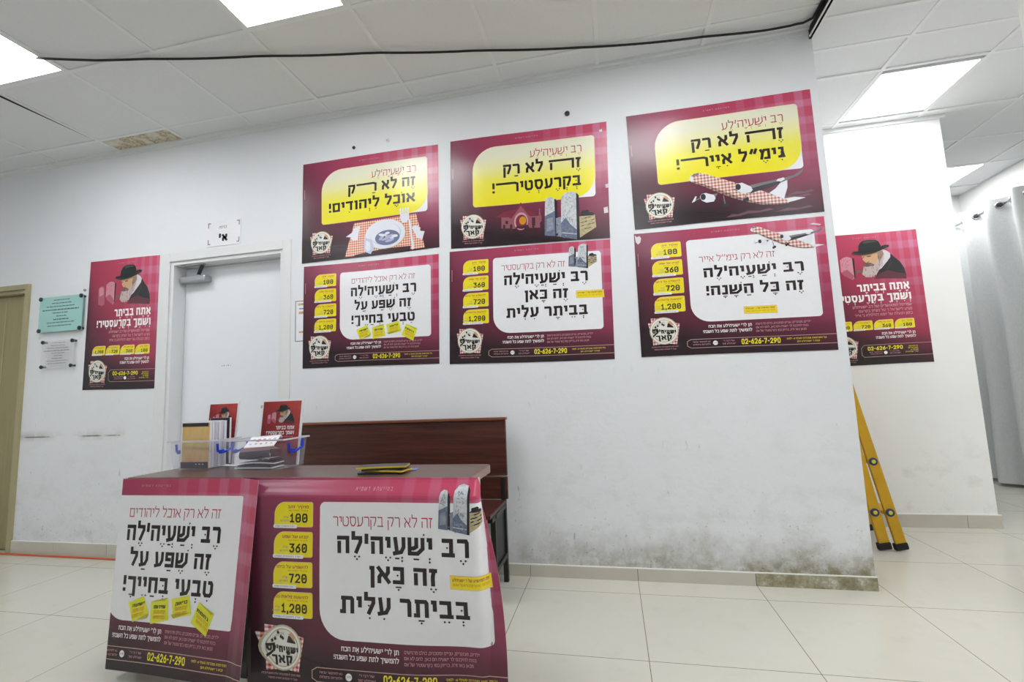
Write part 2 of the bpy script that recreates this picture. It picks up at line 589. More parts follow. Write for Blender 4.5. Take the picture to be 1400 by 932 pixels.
gx = [TX0 + T6 * i for i in range(-4, 12)]
gy = [TYB - T6 * j for j in range(0, 10)]
LGRID = [(1, 1), (4, 1), (7, 1), (-2, 4), (1, 4), (7, 4)]  # the two rear left panels are unseen, added to brighten the left wall and door
LIGHTS = [(TX0 + T6 * (i + .5), TYB - T6 * (j + .5)) for i, j in LGRID]
STAIN = (TX0 + T6 * 1.5, TYB / 2)
GAPX, GAPY = TX0 + T6 * 1, TYB - T6 * 0.5
b = ceiling('ceiling', LX, XC - 0.012, FY, 0.0, H, gx, gy, LIGHTS + [STAIN])
b.box(TX0 + T6, TX0 + 2 * T6, TYB, 0, H + 0.005, H + 0.02, 'ceiling_stain')
b.poly([(TX0 + T6 - 0.012, TYB - 0.02, H - 0.001), (TX0 + T6 - 0.016, TYB - 0.62, H - 0.001), (TX0 + T6 - 0.042, TYB - 0.63, H - 0.001)], 'dark_gap')  # flat dark wedge painting the shadowed slit beside a tile
b.box(LX, RX, FY, 3.2, 3.08, 3.14, 'dark_gap')
b.box(LX, XC, -0.026, 0.0, H - 0.008, H + 0.012, 'ceiling_bar')          # wall angle
b.box(LX, XC, -0.006, 0.0, H - 0.03, H + 0.012, 'ceiling_bar')
struct(b.build('ceiling'))

rxs = [1.76, 2.33, 2.90, 3.45] 
rys = [-4.9, -4.3, -3.7, -3.1, -2.5, -1.9, -1.27, -0.73, -0.13, 0.13, 0.42, 1.03, 1.58, 2.14, 2.70]
RL = [((1.76 + 2.33) / 2, (0.42 + 1.03) / 2), ((2.90 + 3.45) / 2, (2.14 + 2.70) / 2), ((2.90 + 3.45) / 2, -0.415), ((1.76 + 2.33) / 2, -1.0), ((1.76 + 2.33) / 2, -2.8)]  # last three are unseen, added to brighten the passage floor, pier and curtain
b = ceiling('ceiling_passage', XC, RX, FY, 2.98, HR, rxs, rys, RL)
b.box(XC - 0.014, XC - 0.002, FY, 0.0, HR - 0.004, H + 0.015, 'dark_gap')          # solid dark strip painting the shade at the step between the two ceilings
b.box(XC - 0.02, XC + 0.004, FY, -0.02, HR - 0.004, HR + 0.004, 'ceiling_bar')
b.box(XC, 2.5, PY - 0.02, PY, HR - 0.02, HR + 0.01, 'ceiling_bar')
struct(b.build('ceiling_passage'))


def ceiling_light(x, y, z, w, d, label):
    t = thing('ceiling_light', label, 'ceiling light', (x, y, z), 'square ceiling lights')
    b = MB()
    r = 0.012
    for (a0, a1, c0, c1) in ((x - w / 2, x + w / 2, y - d / 2, y - d / 2 + r), (x - w / 2, x + w / 2, y + d / 2 - r, y + d / 2),
                             (x - w / 2, x - w / 2 + r, y - d / 2 + r, y + d / 2 - r), (x + w / 2 - r, x + w / 2, y - d / 2 + r, y + d / 2 - r)):
        b.box(a0, a1, c0, c1, z - 0.001, z + 0.03, 'ceiling_bar')
    b.build('frame', t)
    b = MB(); b.box(x - w / 2 + r, x + w / 2 - r, y - d / 2 + r, y + d / 2 - r, z + 0.002, z + 0.02, 'lit_diffuser')
    b.build('diffuser', t)


names = {(1, 1): 'lit square ceiling panel at the far upper left, where the black cable starts',
         (4, 1): 'lit square ceiling panel at the top, second from the left above the posters'}
for i, j in LGRID:
    lab = names.get((i, j), 'unseen lit square ceiling panel over the main room')
    ceiling_light(TX0 + T6 * (i + .5), TYB - T6 * (j + .5), H, 0.576, 0.576, lab)
for (x, y), lab in zip(RL, ('lit square ceiling panel in front of the white pier on the right', 'small-looking lit ceiling panel above the grey curtain',
                            *(['unseen square ceiling panel added to light the passage'] * 3))):
    ceiling_light(x, y, HR, 0.55, 0.54, lab)

# baseboards: tile strips with joints
def skirting(name, x0, x1, y, h, joints, dirty_from=None, side=-1, th=0.012):
    b = MB()
    xs = [x0] + [j for j in joints if x0 < j < x1] + [x1]
    for a, c in zip(xs[:-1], xs[1:]):
        m = 'skirting_dirty' if dirty_from is not None and a >= dirty_from - 0.01 else 'skirting_tile'
        b.box(a + 0.0012, c - 0.0012, y + side * th, y, 0, h, m)
        b.box(a, c, y + side * (th - 0.004), y, 0, h, 'dark_gap')
        b.box(a, c, y + side * (th - 0.001), y, h, h + 0.004, 'paint_line')
    return struct(b.build(name))


skirting('baseboard_back', D1[1] + 0.07, XC + 0.004, 0, 0.062, (-1.7, -1.1, -0.51, 0.075, 0.66), dirty_from=0.6)
skirting('baseboard_left', D2[1] + 0.035, D1[0] - 0.09, 0, 0.09, (-3.98, -3.5))
skirting('baseboard_pier', XC, 2.49, PY, 0.085, (1.66, 2.29))
b = MB(); b.box(RX - 0.012, RX, 1.0, 2.98, 0, 0.08, 'skirting_tile'); struct(b.build('baseboard_right'))

# door 1: white leaf deep in a painted frame, with a closer
d1 = bpy.data.objects.new('door_1', None); C.objects.link(d1); d1.location = ((D1[0] + D1[1]) / 2, 0, 0)
struct(d1); d1['label'] = 'white door in a painted frame beside the left poster'
b = MB()
x0, x1, zt = D1
for a, c, e, f in ((x0 - 0.085, x0 + 0.004, 0, zt + 0.06), (x1 - 0.004, x1 + 0.06, 0, zt + 0.06), (x0 + 0.004, x1 - 0.004, zt - 0.004, zt + 0.06)):
    b.box(a, c, -0.008, 0.004, e, f, 'frame_paint')
b.box(x0, x0 + 0.03, 0.004, 0.16, 0, zt, 'frame_paint')
b.box(x1 - 0.03, x1, 0.004, 0.16, 0, zt, 'frame_paint')
b.box(x0 + .03, x1 - .03, 0.004, 0.16, zt - 0.03, zt, 'frame_paint')
b.build('frame', d1, bevel=0.003)
b = MB()
b.box(x0 + 0.032, x1 - 0.032, 0.105, 0.15, 0.008, zt - 0.033, 'door_paint')
for q in range(5):
    b.box(-2.715 + q * 0.018 + random.uniform(0, .004), -2.703 + q * 0.018, 0.1042, 0.106, 1.296 + 0.001 * (q % 3), 1.303 + 0.003 * (q % 2), 'engraving_grey')
b.build('leaf', d1, bevel=0.002)
b = MB()
b.box(-3.035, -2.815, 0.040, 0.103, 1.915, 1.962, 'closer_metal')
cl = b.build('door_closer', d1, bevel=0.012)
b = MB()
b.beam((-2.90, 0.07, 1.972), (-2.815, 0.02, 2.026), 0.024, 0.007, 'stud', up=Vector((0, 0.3, 1)))
b.beam((-2.80, 0.015, 2.030), (-3.0, 0.03, 2.032), 0.03, 0.008, 'closer_metal')
b.lathe((-2.90, 0.07, 1.960), (0, 0, 1), [(0.014, 0), (0.014, 0.012)], 'closer_metal', 12)
b.build('closer_arm', d1)
b = MB(); b.lathe((-2.21, 0.105, 1.0), (0, -1, 0), [(0.026, 0), (0.026, 0.008), (0.011, 0.012), (0.011, 0.05)], 'chrome', 16)
b.beam((-2.205, 0.052, 1.0), (-2.33, 0.052, 1.0), 0.018, 0.02, 'chrome')
b.build('door_handle', d1)

# door 2: olive veneer, cut by the left edge of the picture
d2 = bpy.data.objects.new('door_2', None); C.objects.link(d2); d2.location = ((D2[0] + D2[1]) / 2, 0, 0)
struct(d2); d2['label'] = 'olive brown veneered door with matching frame at the left edge'
b = MB()
x0, x1, zt = D2
for a, c, e, f in ((x0 - 0.05, x0 + 0.004, 0, zt + 0.034), (x1 - 0.004, x1 + 0.034, 0, zt + 0.034), (x0 + .004, x1 - .004, zt - 0.004, zt + 0.034)):
    b.box(a, c, -0.018, 0.004, e, f, 'olive_frame')
b.box(x0, x0 + 0.03, 0.004, 0.12, 0, zt, 'olive_frame')
b.box(x1 - 0.03, x1, 0.004, 0.12, 0, zt, 'olive_frame')
b.box(x0 + .03, x1 - .03, 0.004, 0.12, zt - 0.03, zt, 'olive_frame')
b.build('frame', d2, bevel=0.002)
b = MB()
b.box(x0 + .032, x1 - .032, 0.05, 0.09, 0.008, zt - 0.034, 'olive_veneer')
b.box(x1 - 0.30, x1 - 0.285, 0.047, 0.052, 0.3, 1.9, 'olive_frame')
b.build('leaf', d2, bevel=0.002)
b = MB(); b.lathe((-5.28, 0.05, 1.0), (0, -1, 0), [(0.026, 0), (0.026, 0.008), (0.011, 0.012), (0.011, 0.05)], 'chrome', 16)
b.beam((-5.285, -0.003, 1.0), (-5.16, -0.003, 1.0), 0.018, 0.02, 'chrome')
b.build('door_handle', d2)
# dark slab behind the door leaves so that the openings close
b = MB(); b.box(D2[1] - 1.1, D1[1] + 0.2, 0.22, 0.26, 0, 3.0, 'dark_gap'); struct(b.build('wall_behind'))

# ------------------------------------------------------------------ stroke lettering
G = {
 'א': (.80, [[(0, 1), (1, 0)], [(.95, 1), (.95, .70), (.68, .38)], [(.06, 0), (.06, .34), (.34, .64)]]),
 'ב': (.76, [[(.03, 1), (.82, 1), (.82, 0)], [(0, 0), (1, 0)]]),
 'ג': (.52, [[(.1, 1), (.75, 1), (.75, .5), (1, 0)], [(.78, .38), (.35, 0), (0, 0)]]),
 'ד': (.72, [[(0, 1), (1, 1)], [(.82, 1), (.82, 0)]]),
 'ה': (.76, [[(0, 1), (1, 1), (1, 0)], [(.05, .62), (.05, 0)]]),
 'ו': (.32, [[(0, 1), (1, 1), (1, 0)]]),
 'ז': (.46, [[(0, 1), (1, 1)], [(.7, 1), (.42, .55), (.42, 0)]]),
 'ח': (.76, [[(.05, 0), (.05, 1)], [(0, 1), (1, 1), (1, 0)]]),
 'ט': (.78, [[(0, 1), (0, .2), (.2, 0), (.8, 0), (1, .2), (1, .85), (.88, 1), (.66, 1)]]),
 'י': (.32, [[(0, 1), (1, 1), (1, .48)]]),
 'כ': (.66, [[(.03, 1), (1, 1), (1, 0), (0, 0)]]),
 'ך': (.66, [[(0, 1), (1, 1), (1, -.36)]]),
 'ל': (.66, [[(0, 1.36), (0, 1), (1, 1), (1, .72), (.42, 0)]]),
 'מ': (.80, [[(0, 1), (.2, .62), (.04, 0)], [(.2, .62), (.42, 1), (1, 1), (1, 0), (.55, 0)]]),
 'ם': (.76, [[(.0, 1), (1, 1), (1, 0), (.05, 0), (.05, 1)]]),
 'נ': (.48, [[(.2, 1), (1, 1), (1, 0), (0, 0)]]),
 'ן': (.30, [[(0, 1), (1, 1), (1, -.36)]]),
 'ס': (.80, [[(0, 1), (.85, 1), (1, .82), (1, .35), (.72, 0), (.32, 0), (.06, .35), (.06, 1)]]),
 'ע': (.76, [[(1, 1), (1, .42), (.72, .06), (0, -.04)], [(.08, 1), (.24, .08)]]),
 'פ': (.74, [[(0, .52), (0, 1), (1, 1), (1, 0), (0, 0)], [(0, .52), (.5, .52)]]),
 'ף': (.74, [[(0, .52), (0, 1), (1, 1), (1, -.36)], [(0, .52), (.5, .52)]]),
 'צ': (.76, [[(0, 1), (.9, .08)], [(.95, 1), (.95, .72), (.6, .44)], [(0, 0), (1, 0)]]),
 'ץ': (.70, [[(0, 1), (.42, .5), (.42, -.36)], [(1, 1), (1, .8), (.42, .45)]]),
 'ק': (.76, [[(0, 1), (1, 1), (1, .68), (.68, .05)], [(.04, .66), (.04, -.36)]]),
 'ר': (.66, [[(0, 1), (.88, 1), (1, .88), (1, 0)]]),
 'ש': (1.0, [[(0, 1), (0, .0), (.62, 0), (1, .36), (1, 1)], [(.52, 1), (.52, .5), (.3, .36), (0, .36)]]),
 'ת': (.84, [[(.1, 1), (.9, 1), (1, .9), (1, 0)], [(.2, 1), (.2, 0), (0, 0)]]),
 "'": (.24, [[(1, 1.18), (.3, .72)]]),
 '"': (.66, [[(.32, 1.16), (.08, .8)], [(.98, 1.16), (.74, .8)]]),
 '!': (.22, [[(.5, 1.05), (.5, .56)], [(.5, .02), (.5, -.04)]]),
 '-': (.36, [[(0, .45), (1, .45)]]),
 '.': (.2, [[(.5, .03), (.5, -.03)]]),
 ',': (.2, [[(.6, .05), (.3, -.2)]]),
 ':': (.2, [[(.5, .7), (.5, .62)], [(.5, .08), (.5, 0)]]),
 '0': (.62, [[(.2, 1), (.8, 1), (1, .8), (1, .2), (.8, 0), (.2, 0), (0, .2), (0, .8), (.2, 1)], [(.46, .44), (.54, .56)]]),
 '1': (.5, [[(.05, .78), (.5, 1), (.5, 0)], [(0, 0), (1, 0)]]),
 '2': (.6, [[(0, .78), (.2, 1), (.8, 1), (1, .8), (1, .58), (0, 0), (1, 0)]]),
 '3': (.6, [[(0, 1), (1, 1), (.5, .58), (.85, .55), (1, .4), (1, .18), (.8, 0), (.2, 0), (0, .15)]]),
 '6': (.6, [[(.85, 1), (.2, .6), (0, .35), (0, .2), (.2, 0), (.8, 0), (1, .2), (1, .4), (.8, .58), (.2, .58)]]),
 '7': (.58, [[(0, 1), (1, 1), (.35, 0)]]),
 '9': (.6, [[(.15, 0), (.8, .4), (1, .65), (1, .8), (.8, 1), (.2, 1), (0, .8), (0, .6), (.2, .42), (.8, .42)]]),
 'O': (.62, [[(.2, 1), (.8, 1), (1, .8), (1, .2), (.8, 0), (.2, 0), (0, .2), (0, .8), (.2, 1)]]),
}
NIQ = '\u05b0\u05b1\u05b2\u05b3\u05b4\u05b5\u05b6\u05b7\u05b8\u05b9\u05bb\u05bc\u05c1\u05c2'


def stroke_quads(pts, t):
    """convex quads of a mitred polyline of thickness t"""
    P = [Vector(p) for p in pts]
    out, L, R = [], [], []
    n = len(P)
    closed = n > 2 and (P[0] - P[-1]).length < 1e-6
    for i in range(n):
        if closed and i in (0, n - 1):
            d0 = (P[-1] - P[-2]).normalized(); d1 = (P[1] - P[0]).normalized()
        else:
            d0 = (P[i] - P[i - 1]).normalized() if i > 0 else None
            d1 = (P[i + 1] - P[i]).normalized() if i < n - 1 else None
        if d0 is None: d0 = d1
        if d1 is None: d1 = d0
        n0 = Vector((-d0.y, d0.x)); n1 = Vector((-d1.y, d1.x))
        mv = n0 + n1
        if mv.length < 1e-4:
            mv = n0
        mv.normalize()
        k = 1.0 / max(0.45, mv.dot(n0))
        c = P[i]
        if not closed:
            if i == 0: c = P[i] - d1 * t / 2
            if i == n - 1: c = P[i] + d0 * t / 2
        L.append(c + mv * (t / 2 * k)); R.append(c - mv * (t / 2 * k))
    for i in range(n - 1):
        out.append([L[i], L[i + 1], R[i + 1], R[i]])
    return out


def dot(x, y, s):
    return [Vector((x - s / 2, y)), Vector((x, y + s / 2)), Vector((x + s / 2, y)), Vector((x, y - s / 2))]


def bar(x, y, w, h):
    return [Vector((x - w / 2, y - h / 2)), Vector((x + w / 2, y - h / 2)), Vector((x + w / 2, y + h / 2)), Vector((x - w / 2, y + h / 2))]


def layout(s, t, rtl=True, gap=0.13, extra=1.5):
    """quads of a line of text, cap height 1, baseline 0, growing from x=0; returns quads, width"""
    items, i = [], 0
    while i < len(s):
        ch = s[i]; marks = ''; wide = 0
        i += 1
        while i < len(s) and (s[i] in NIQ or s[i] == '_'):
            if s[i] == '_': wide += 1
            else: marks += s[i]
            i += 1
        items.append((ch, marks, wide))
    if rtl:                                  # runs of digits stay left to right
        j, fixed = 0, []
        while j < len(items):
            if items[j][0].isdigit():
                e = j
                while e < len(items) and items[e][0] in '0123456789,-': e += 1
                fixed += list(reversed(items[j:e])); j = e
            else:
                fixed.append(items[j]); j += 1
        items = list(reversed(fixed))
    quads, x = [], 0.0
    for ch, marks, wide in items:
        if ch == ' ':
            x += 0.40; continue
        w, pl = G.get(ch, G['-'])
        w = w + wide * extra
        w = max(w, t * 1.02)
        for P in pl:
            pts = [(x + t / 2 + a * (w - t), t / 2 + c * (1 - t)) for a, c in P]
            if ch in '.:!' and abs(P[0][1] - P[1][1]) < 0.1:
                quads.append(bar(pts[0][0], pts[0][1] , t, t)); continue
            quads += stroke_quads(pts, t)
        cx, yb, s_ = x + w / 2, -0.20, max(0.13, t * 0.62)
        if wide and ch in 'רה': cx = x + w - 0.3
        for mk in marks:
            if mk == '\u05b8': quads.append(bar(cx, yb + .02, .34, .08)); quads.append(dot(cx, yb - .12, s_))
            elif mk == '\u05b7': quads.append(bar(cx, yb, .34, .09))
            elif mk == '\u05b6': quads += [dot(cx - .13, yb + .03, s_), dot(cx + .13, yb + .03, s_), dot(cx, yb - .12, s_)]
            elif mk == '\u05b5': quads += [dot(cx - .12, yb, s_), dot(cx + .12, yb, s_)]
            elif mk == '\u05b0': quads += [dot(cx, yb + .05, s_), dot(cx, yb - .13, s_)]
            elif mk == '\u05b4': quads.append(dot(cx, yb, s_))
            elif mk == '\u05b2': quads += [bar(cx - .12, yb, .26, .09), dot(cx + .17, yb + .05, s_), dot(cx + .17, yb - .13, s_)]
            elif mk == '\u05b9': quads.append(dot(x + .02, 1.17, s_))
            elif mk == '\u05c1': quads.append(dot(x + w - .04, 1.16, s_))
            elif mk == '\u05bc': quads.append(dot(x + w * .42, .5, s_))
        x += w + gap
    return quads, x - gap


# ------------------------------------------------------------------ printed sheets
class Sheet:
    """a sheet of paper W x H with printing; fmap(u, v, off) gives the point in space (v runs down)"""
    def __init__(self, W, Hh, fmap, nu=20, nv=14):
        self.W, self.H, self.f = W, Hh, fmap
        self.gu = nu if isinstance(nu, list) else [i / nu for i in range(nu + 1)]
        self.gv = nv if isinstance(nv, list) else [i / nv for i in range(nv + 1)]
        self.parts = {}

    def part(self, name):
        if name not in self.parts:
            b = MB(); b.uvs = []
            self.parts[name] = b
        return self.parts[name]

    @staticmethod
    def clip(poly, ax, lo, hi):
        for val, sgn in ((lo, 1), (hi, -1)):
            out = []
            for i in range(len(poly)):
                a, c = poly[i - 1], poly[i]
                da, dc = sgn * (a[ax] - val), sgn * (c[ax] - val)
                if (da >= 0) != (dc >= 0):
                    t = da / (da - dc)
                    out.append((a[0] + (c[0] - a[0]) * t, a[1] + (c[1] - a[1]) * t))
                if dc >= 0:
                    out.append(c)
            poly = out
            if len(poly) < 3:
                return []
        return poly

    def convex(self, name, poly, m, layer):
        b = self.part(name)
        mi = b.mi(m)
        off = layer * 0.00035
        us = [p[0] for p in poly]; vs = [p[1] for p in poly]
        for i in range(len(self.gu) - 1):
            if self.gu[i + 1] <= min(us) or self.gu[i] >= max(us): continue
            q = self.clip(poly, 0, self.gu[i], self.gu[i + 1])
            if not q: continue
            for j in range(len(self.gv) - 1):
                if self.gv[j + 1] <= min(vs) or self.gv[j] >= max(vs): continue
                r = self.clip(q, 1, self.gv[j], self.gv[j + 1])
                if len(r) < 3: continue
                ar = sum(r[k - 1][0] * r[k][1] - r[k][0] * r[k - 1][1] for k in range(len(r)))
                if abs(ar) < 1e-9: continue
                if ar > 0: r = r[::-1]
                base = len(b.v)
                b.v += [tuple(self.f(p[0], p[1], off)) for p in r]
                b.f.append(tuple(range(base, base + len(r))))
                b.m.append(mi)
                b.uvs.append([(p[0], 1 - p[1]) for p in r])

    def poly(self, name, pts, m, layer):
        pv = [Vector((p[0], p[1], 0)) for p in pts]
        for t in tessellate_polygon([pv]):
            tri = [pts[i if isinstance(i, int) else pv.index(i)] for i in t]
            self.convex(name, [tuple(p) for p in tri], m, layer)

    def ellipse(self, name, cu, cv, ru, rv, m, layer, n=28, rot=0.0):
        pts = []
        for k in range(n):
            a = 2 * math.pi * k / n
            x, y = ru * self.W * math.cos(a), rv * self.H * math.sin(a)
            pts.append((cu + (x * math.cos(rot) - y * math.sin(rot)) / self.W, cv + (x * math.sin(rot) + y * math.cos(rot)) / self.H))
        self.convex(name, pts, m, layer)

    def ring(self, name, cu, cv, r, t, m, layer, n=32):
        for k in range(n):
            a, c = 2 * math.pi * k / n, 2 * math.pi * (k + 1) / n
            self.convex(name, [(cu + q * math.cos(g) / self.W, cv + q * math.sin(g) / self.H) for q, g in ((r, a), (r, c), (r - t, c), (r - t, a))], m, layer)

    def rrect(self, name, u0, v0, u1, v1, radii, m, layer):
        """rounded box; radii (metres) for top-left, top-right, bottom-right, bottom-left"""
        W, Hh = self.W, self.H
        pts = []
        for (cx, cy, sx, sy, a0), r in zip(((u0, v0, 1, 1, 180), (u1, v0, -1, 1, 270), (u1, v1, -1, -1, 0), (u0, v1, 1, -1, 90)), radii):
            ox, oy = cx + sx * r / W, cy + sy * r / Hh
            for k in range(9):
                a = math.radians(a0 + 90 * k / 8)
                pts.append((ox + r * math.cos(a) / W, oy + r * math.sin(a) / Hh))
        self.convex(name, pts, m, layer)

    def line(self, name, pts, t, m, layer):
        q = stroke_quads([(p[0] * self.W, p[1] * self.H) for p in pts], t)
        for r in q:
            self.convex(name, [(p.x / self.W, p.y / self.H) for p in r], m, layer)

    def text(self, name, s, uL, uR, v0, v1, m, t=0.2, layer=3, rtl=True, gap=0.13, shear=0.0, dv=0.0, extra=1.5):
        """line of text filling uL..uR, cap height from v0 (top) to v1 (baseline); dv tilts the line"""
        q, w = layout(s, t, rtl, gap, extra)
        k = (uR - uL) / w
        for r in q:
            pts = []
            for p in r:
                uu_ = uL + p.x * k + shear * p.y * (v1 - v0)
                pts.append((uu_, v1 - p.y * (v1 - v0) + dv * (uu_ - uL)))
            self.convex(name, pts, m, layer)

    def build(self, root, sheet_mat, name='sheet', back='paper_white'):
        b = self.part(name)
        self.poly_grid(name, sheet_mat, back)
        order = [name] + [n for n in self.parts if n != name]
        for n in order:
            self.parts[n].build(n.split('#')[0], root)

    def poly_grid(self, name, m, back):
        b = self.parts[name]
        gu, gv = self.gu, self.gv
        mi, mb = b.mi(m), b.mi(back)
        nu, nv = len(gu), len(gv)
        base = len(b.v)
        for off in (0.0, -0.0008):
            for v in gv:
                for u in gu:
                    b.v.append(tuple(self.f(u, v, off)))
        K = nu * nv
        def add(ids, m_, q):
            b.f.append(tuple(base + i for i in ids)); b.m.append(m_); b.uvs.append(q)
        for j in range(nv - 1):
            for i in range(nu - 1):
                a = j * nu + i
                q = [(gu[i], 1 - gv[j]), (gu[i], 1 - gv[j + 1]), (gu[i + 1], 1 - gv[j + 1]), (gu[i + 1], 1 - gv[j])]
                add((a, a + nu, a + nu + 1, a + 1), mi, q)
                add((K + a, K + a + 1, K + a + nu + 1, K + a + nu), mb, [q[0], q[3], q[2], q[1]])
        for i in range(nu - 1):
            for j in (0, nv - 1):
                a = j * nu + i
                ids = (a, a + 1, K + a + 1, K + a)
                add(ids if j == 0 else ids[::-1], mb, [(0, 0)] * 4)
        for j in range(nv - 1):
            for i in (0, nu - 1):
                a = j * nu + i
                ids = (a, K + a, K + a + nu, a + nu)
                add(ids if i == 0 else ids[::-1], mb, [(0, 0)] * 4)


def wall_map(c, y, seed, amp=0.004):
    """sheet taped to a wall facing -y; c = corners (x, z) TL, TR, BR, BL"""
    rnd = random.Random(seed)
    ph = [rnd.uniform(0, 6.28) for _ in range(4)]
    def f(u, v, off):
        x = (c[0][0] * (1 - u) + c[1][0] * u) * (1 - v) + (c[3][0] * (1 - u) + c[2][0] * u) * v
        z = (c[0][1] * (1 - u) + c[1][1] * u) * (1 - v) + (c[3][1] * (1 - u) + c[2][1] * u) * v
        w = 0.5 + 0.25 * math.sin(7.3 * u + 3.1 * v + ph[0]) + 0.25 * math.sin(10.0 * v - 4.0 * u + ph[1])
        e = min(1.0, 4 * min(u, 1 - u) + 0.15) * min(1.0, 4 * min(v, 1 - v) + 0.25)
        z += 0.004 * math.sin(5.0 * u + ph[2]) * (1 if v < 0.5 else -1) * abs(v - 0.5)
        return Vector((x, y - 0.0025 - amp * w * e * 2 - off, z))
    return f


TITLE = 'ב ס י י ע ת א   ד ש מ י א'
YLN = "י\u05b0ש\u05c1\u05b7ע\u05b2י\u05b6ה"


def emblem(S, cu, cv, r=0.077, L=1, caption=True):
    n = 'emblem'
    W, Hh = S.W, S.H
    P = lambda x, y: (cu + x * r / W, cv + y * r / Hh)
    S.poly(n, [P(-.86, -.96), P(.0, -.9), P(.1, .9), P(-.8, 1.03)], 'gingham_small', L)
    S.poly(n, [P(-1.08, -.62), P(0, -.6), P(.1, .9), P(-.72, 1.0)], 'gingham_small', L + 1)
    S.poly(n, [P(0, -.75), P(1.12, -.48), P(.84, 1.02), P(-.1, .9)], 'gingham_small', L + 1)
    S.ellipse(n, cu, cv, r / W, r / Hh, 'emblem_ring', L + 2)
    S.ellipse(n, cu, cv, r * .93 / W, r * .93 / Hh, 'paper_white', L + 3)
    S.ring(n, cu, cv, r * .84, r * .05, 'stone_gold', L + 4)
    S.ellipse(n, cu, cv, r * .78 / W, r * .78 / Hh, 'emblem_field', L + 4)
    # cloche and loaf at the upper right, small script round the top
    S.poly(n, [P(.22, -.25), P(.3, -.52), P(.5, -.62), P(.7, -.2)], 'ink_black', L + 5)
    S.poly(n, [P(.28, -.6), P(.5, -.7), P(.66, -.5), P(.62, -.3), P(.42, -.5)], 'bread', L + 6)
    for k in range(9):
        a = math.radians(200 + 9 * k)
        S.line(n, [P(.66 * math.cos(a), .66 * math.sin(a)), P(.58 * math.cos(a + .06), .58 * math.sin(a + .06))], r * .035, 'engraving_grey', L + 5)
    # brush lettering across the middle
    S.text(n, "ישעיה'לס", cu - .80 * r / W, cu + .84 * r / W, cv - .12 * r / Hh, cv + .16 * r / Hh, 'ink_black', .30, L + 6, shear=-.05, dv=.07)
    S.poly(n, [P(-.82, -.14), P(-.42, -.2), P(-.40, .12), P(-.78, .46), P(-.80, .34), P(-.54, .1), P(-.56, -.06), P(-.8, -.02)], 'ink_black', L + 6)
    S.text(n, 'קאך', cu - .55 * r / W, cu + .55 * r / W, cv + .32 * r / Hh, cv + .66 * r / Hh, 'ink_black', .26, L + 6, shear=-.08)
    S.poly(n, [P(.2, .2), P(.42, .14), P(.4, .28), P(.24, .3)], 'ink_black', L + 6)
    for x, y in ((-.26, -.66), (-.1, -.48), (.0, -.42), (-.42, -.38), (-.58, -.3)):
        S.poly(n, [P(x - .07, y), P(x + .01, y - .1), P(x + .09, y + .02), P(x, y + .09)], 'ink_black', L + 6)
    if caption:
        S.text(n, 'קופת המזון לנזקקים ביתר עלית והסביבה', cu - .92 * r / W, cu + .92 * r / W, cv + 1.12 * r / Hh, cv + 1.2 * r / Hh, 'ink_pink', .16, L)
        S.text(n, 'שעל ידי מוסדות התורה והחסד', cu - .76 * r / W, cu + .76 * r / W, cv + 1.3 * r / Hh, cv + 1.38 * r / Hh, 'ink_pink', .16, L)


def affine(src, dst):
    (x1, y1), (x2, y2), (x3, y3) = src
    A = Matrix(((x1, y1, 1), (x2, y2, 1), (x3, y3, 1))).inverted()
    a = A @ Vector([d[0] for d in dst]); c = A @ Vector([d[1] for d in dst])
    return lambda p: (a[0] * p[0] + a[1] * p[1] + a[2], c[0] * p[0] + c[1] * p[1] + c[2])


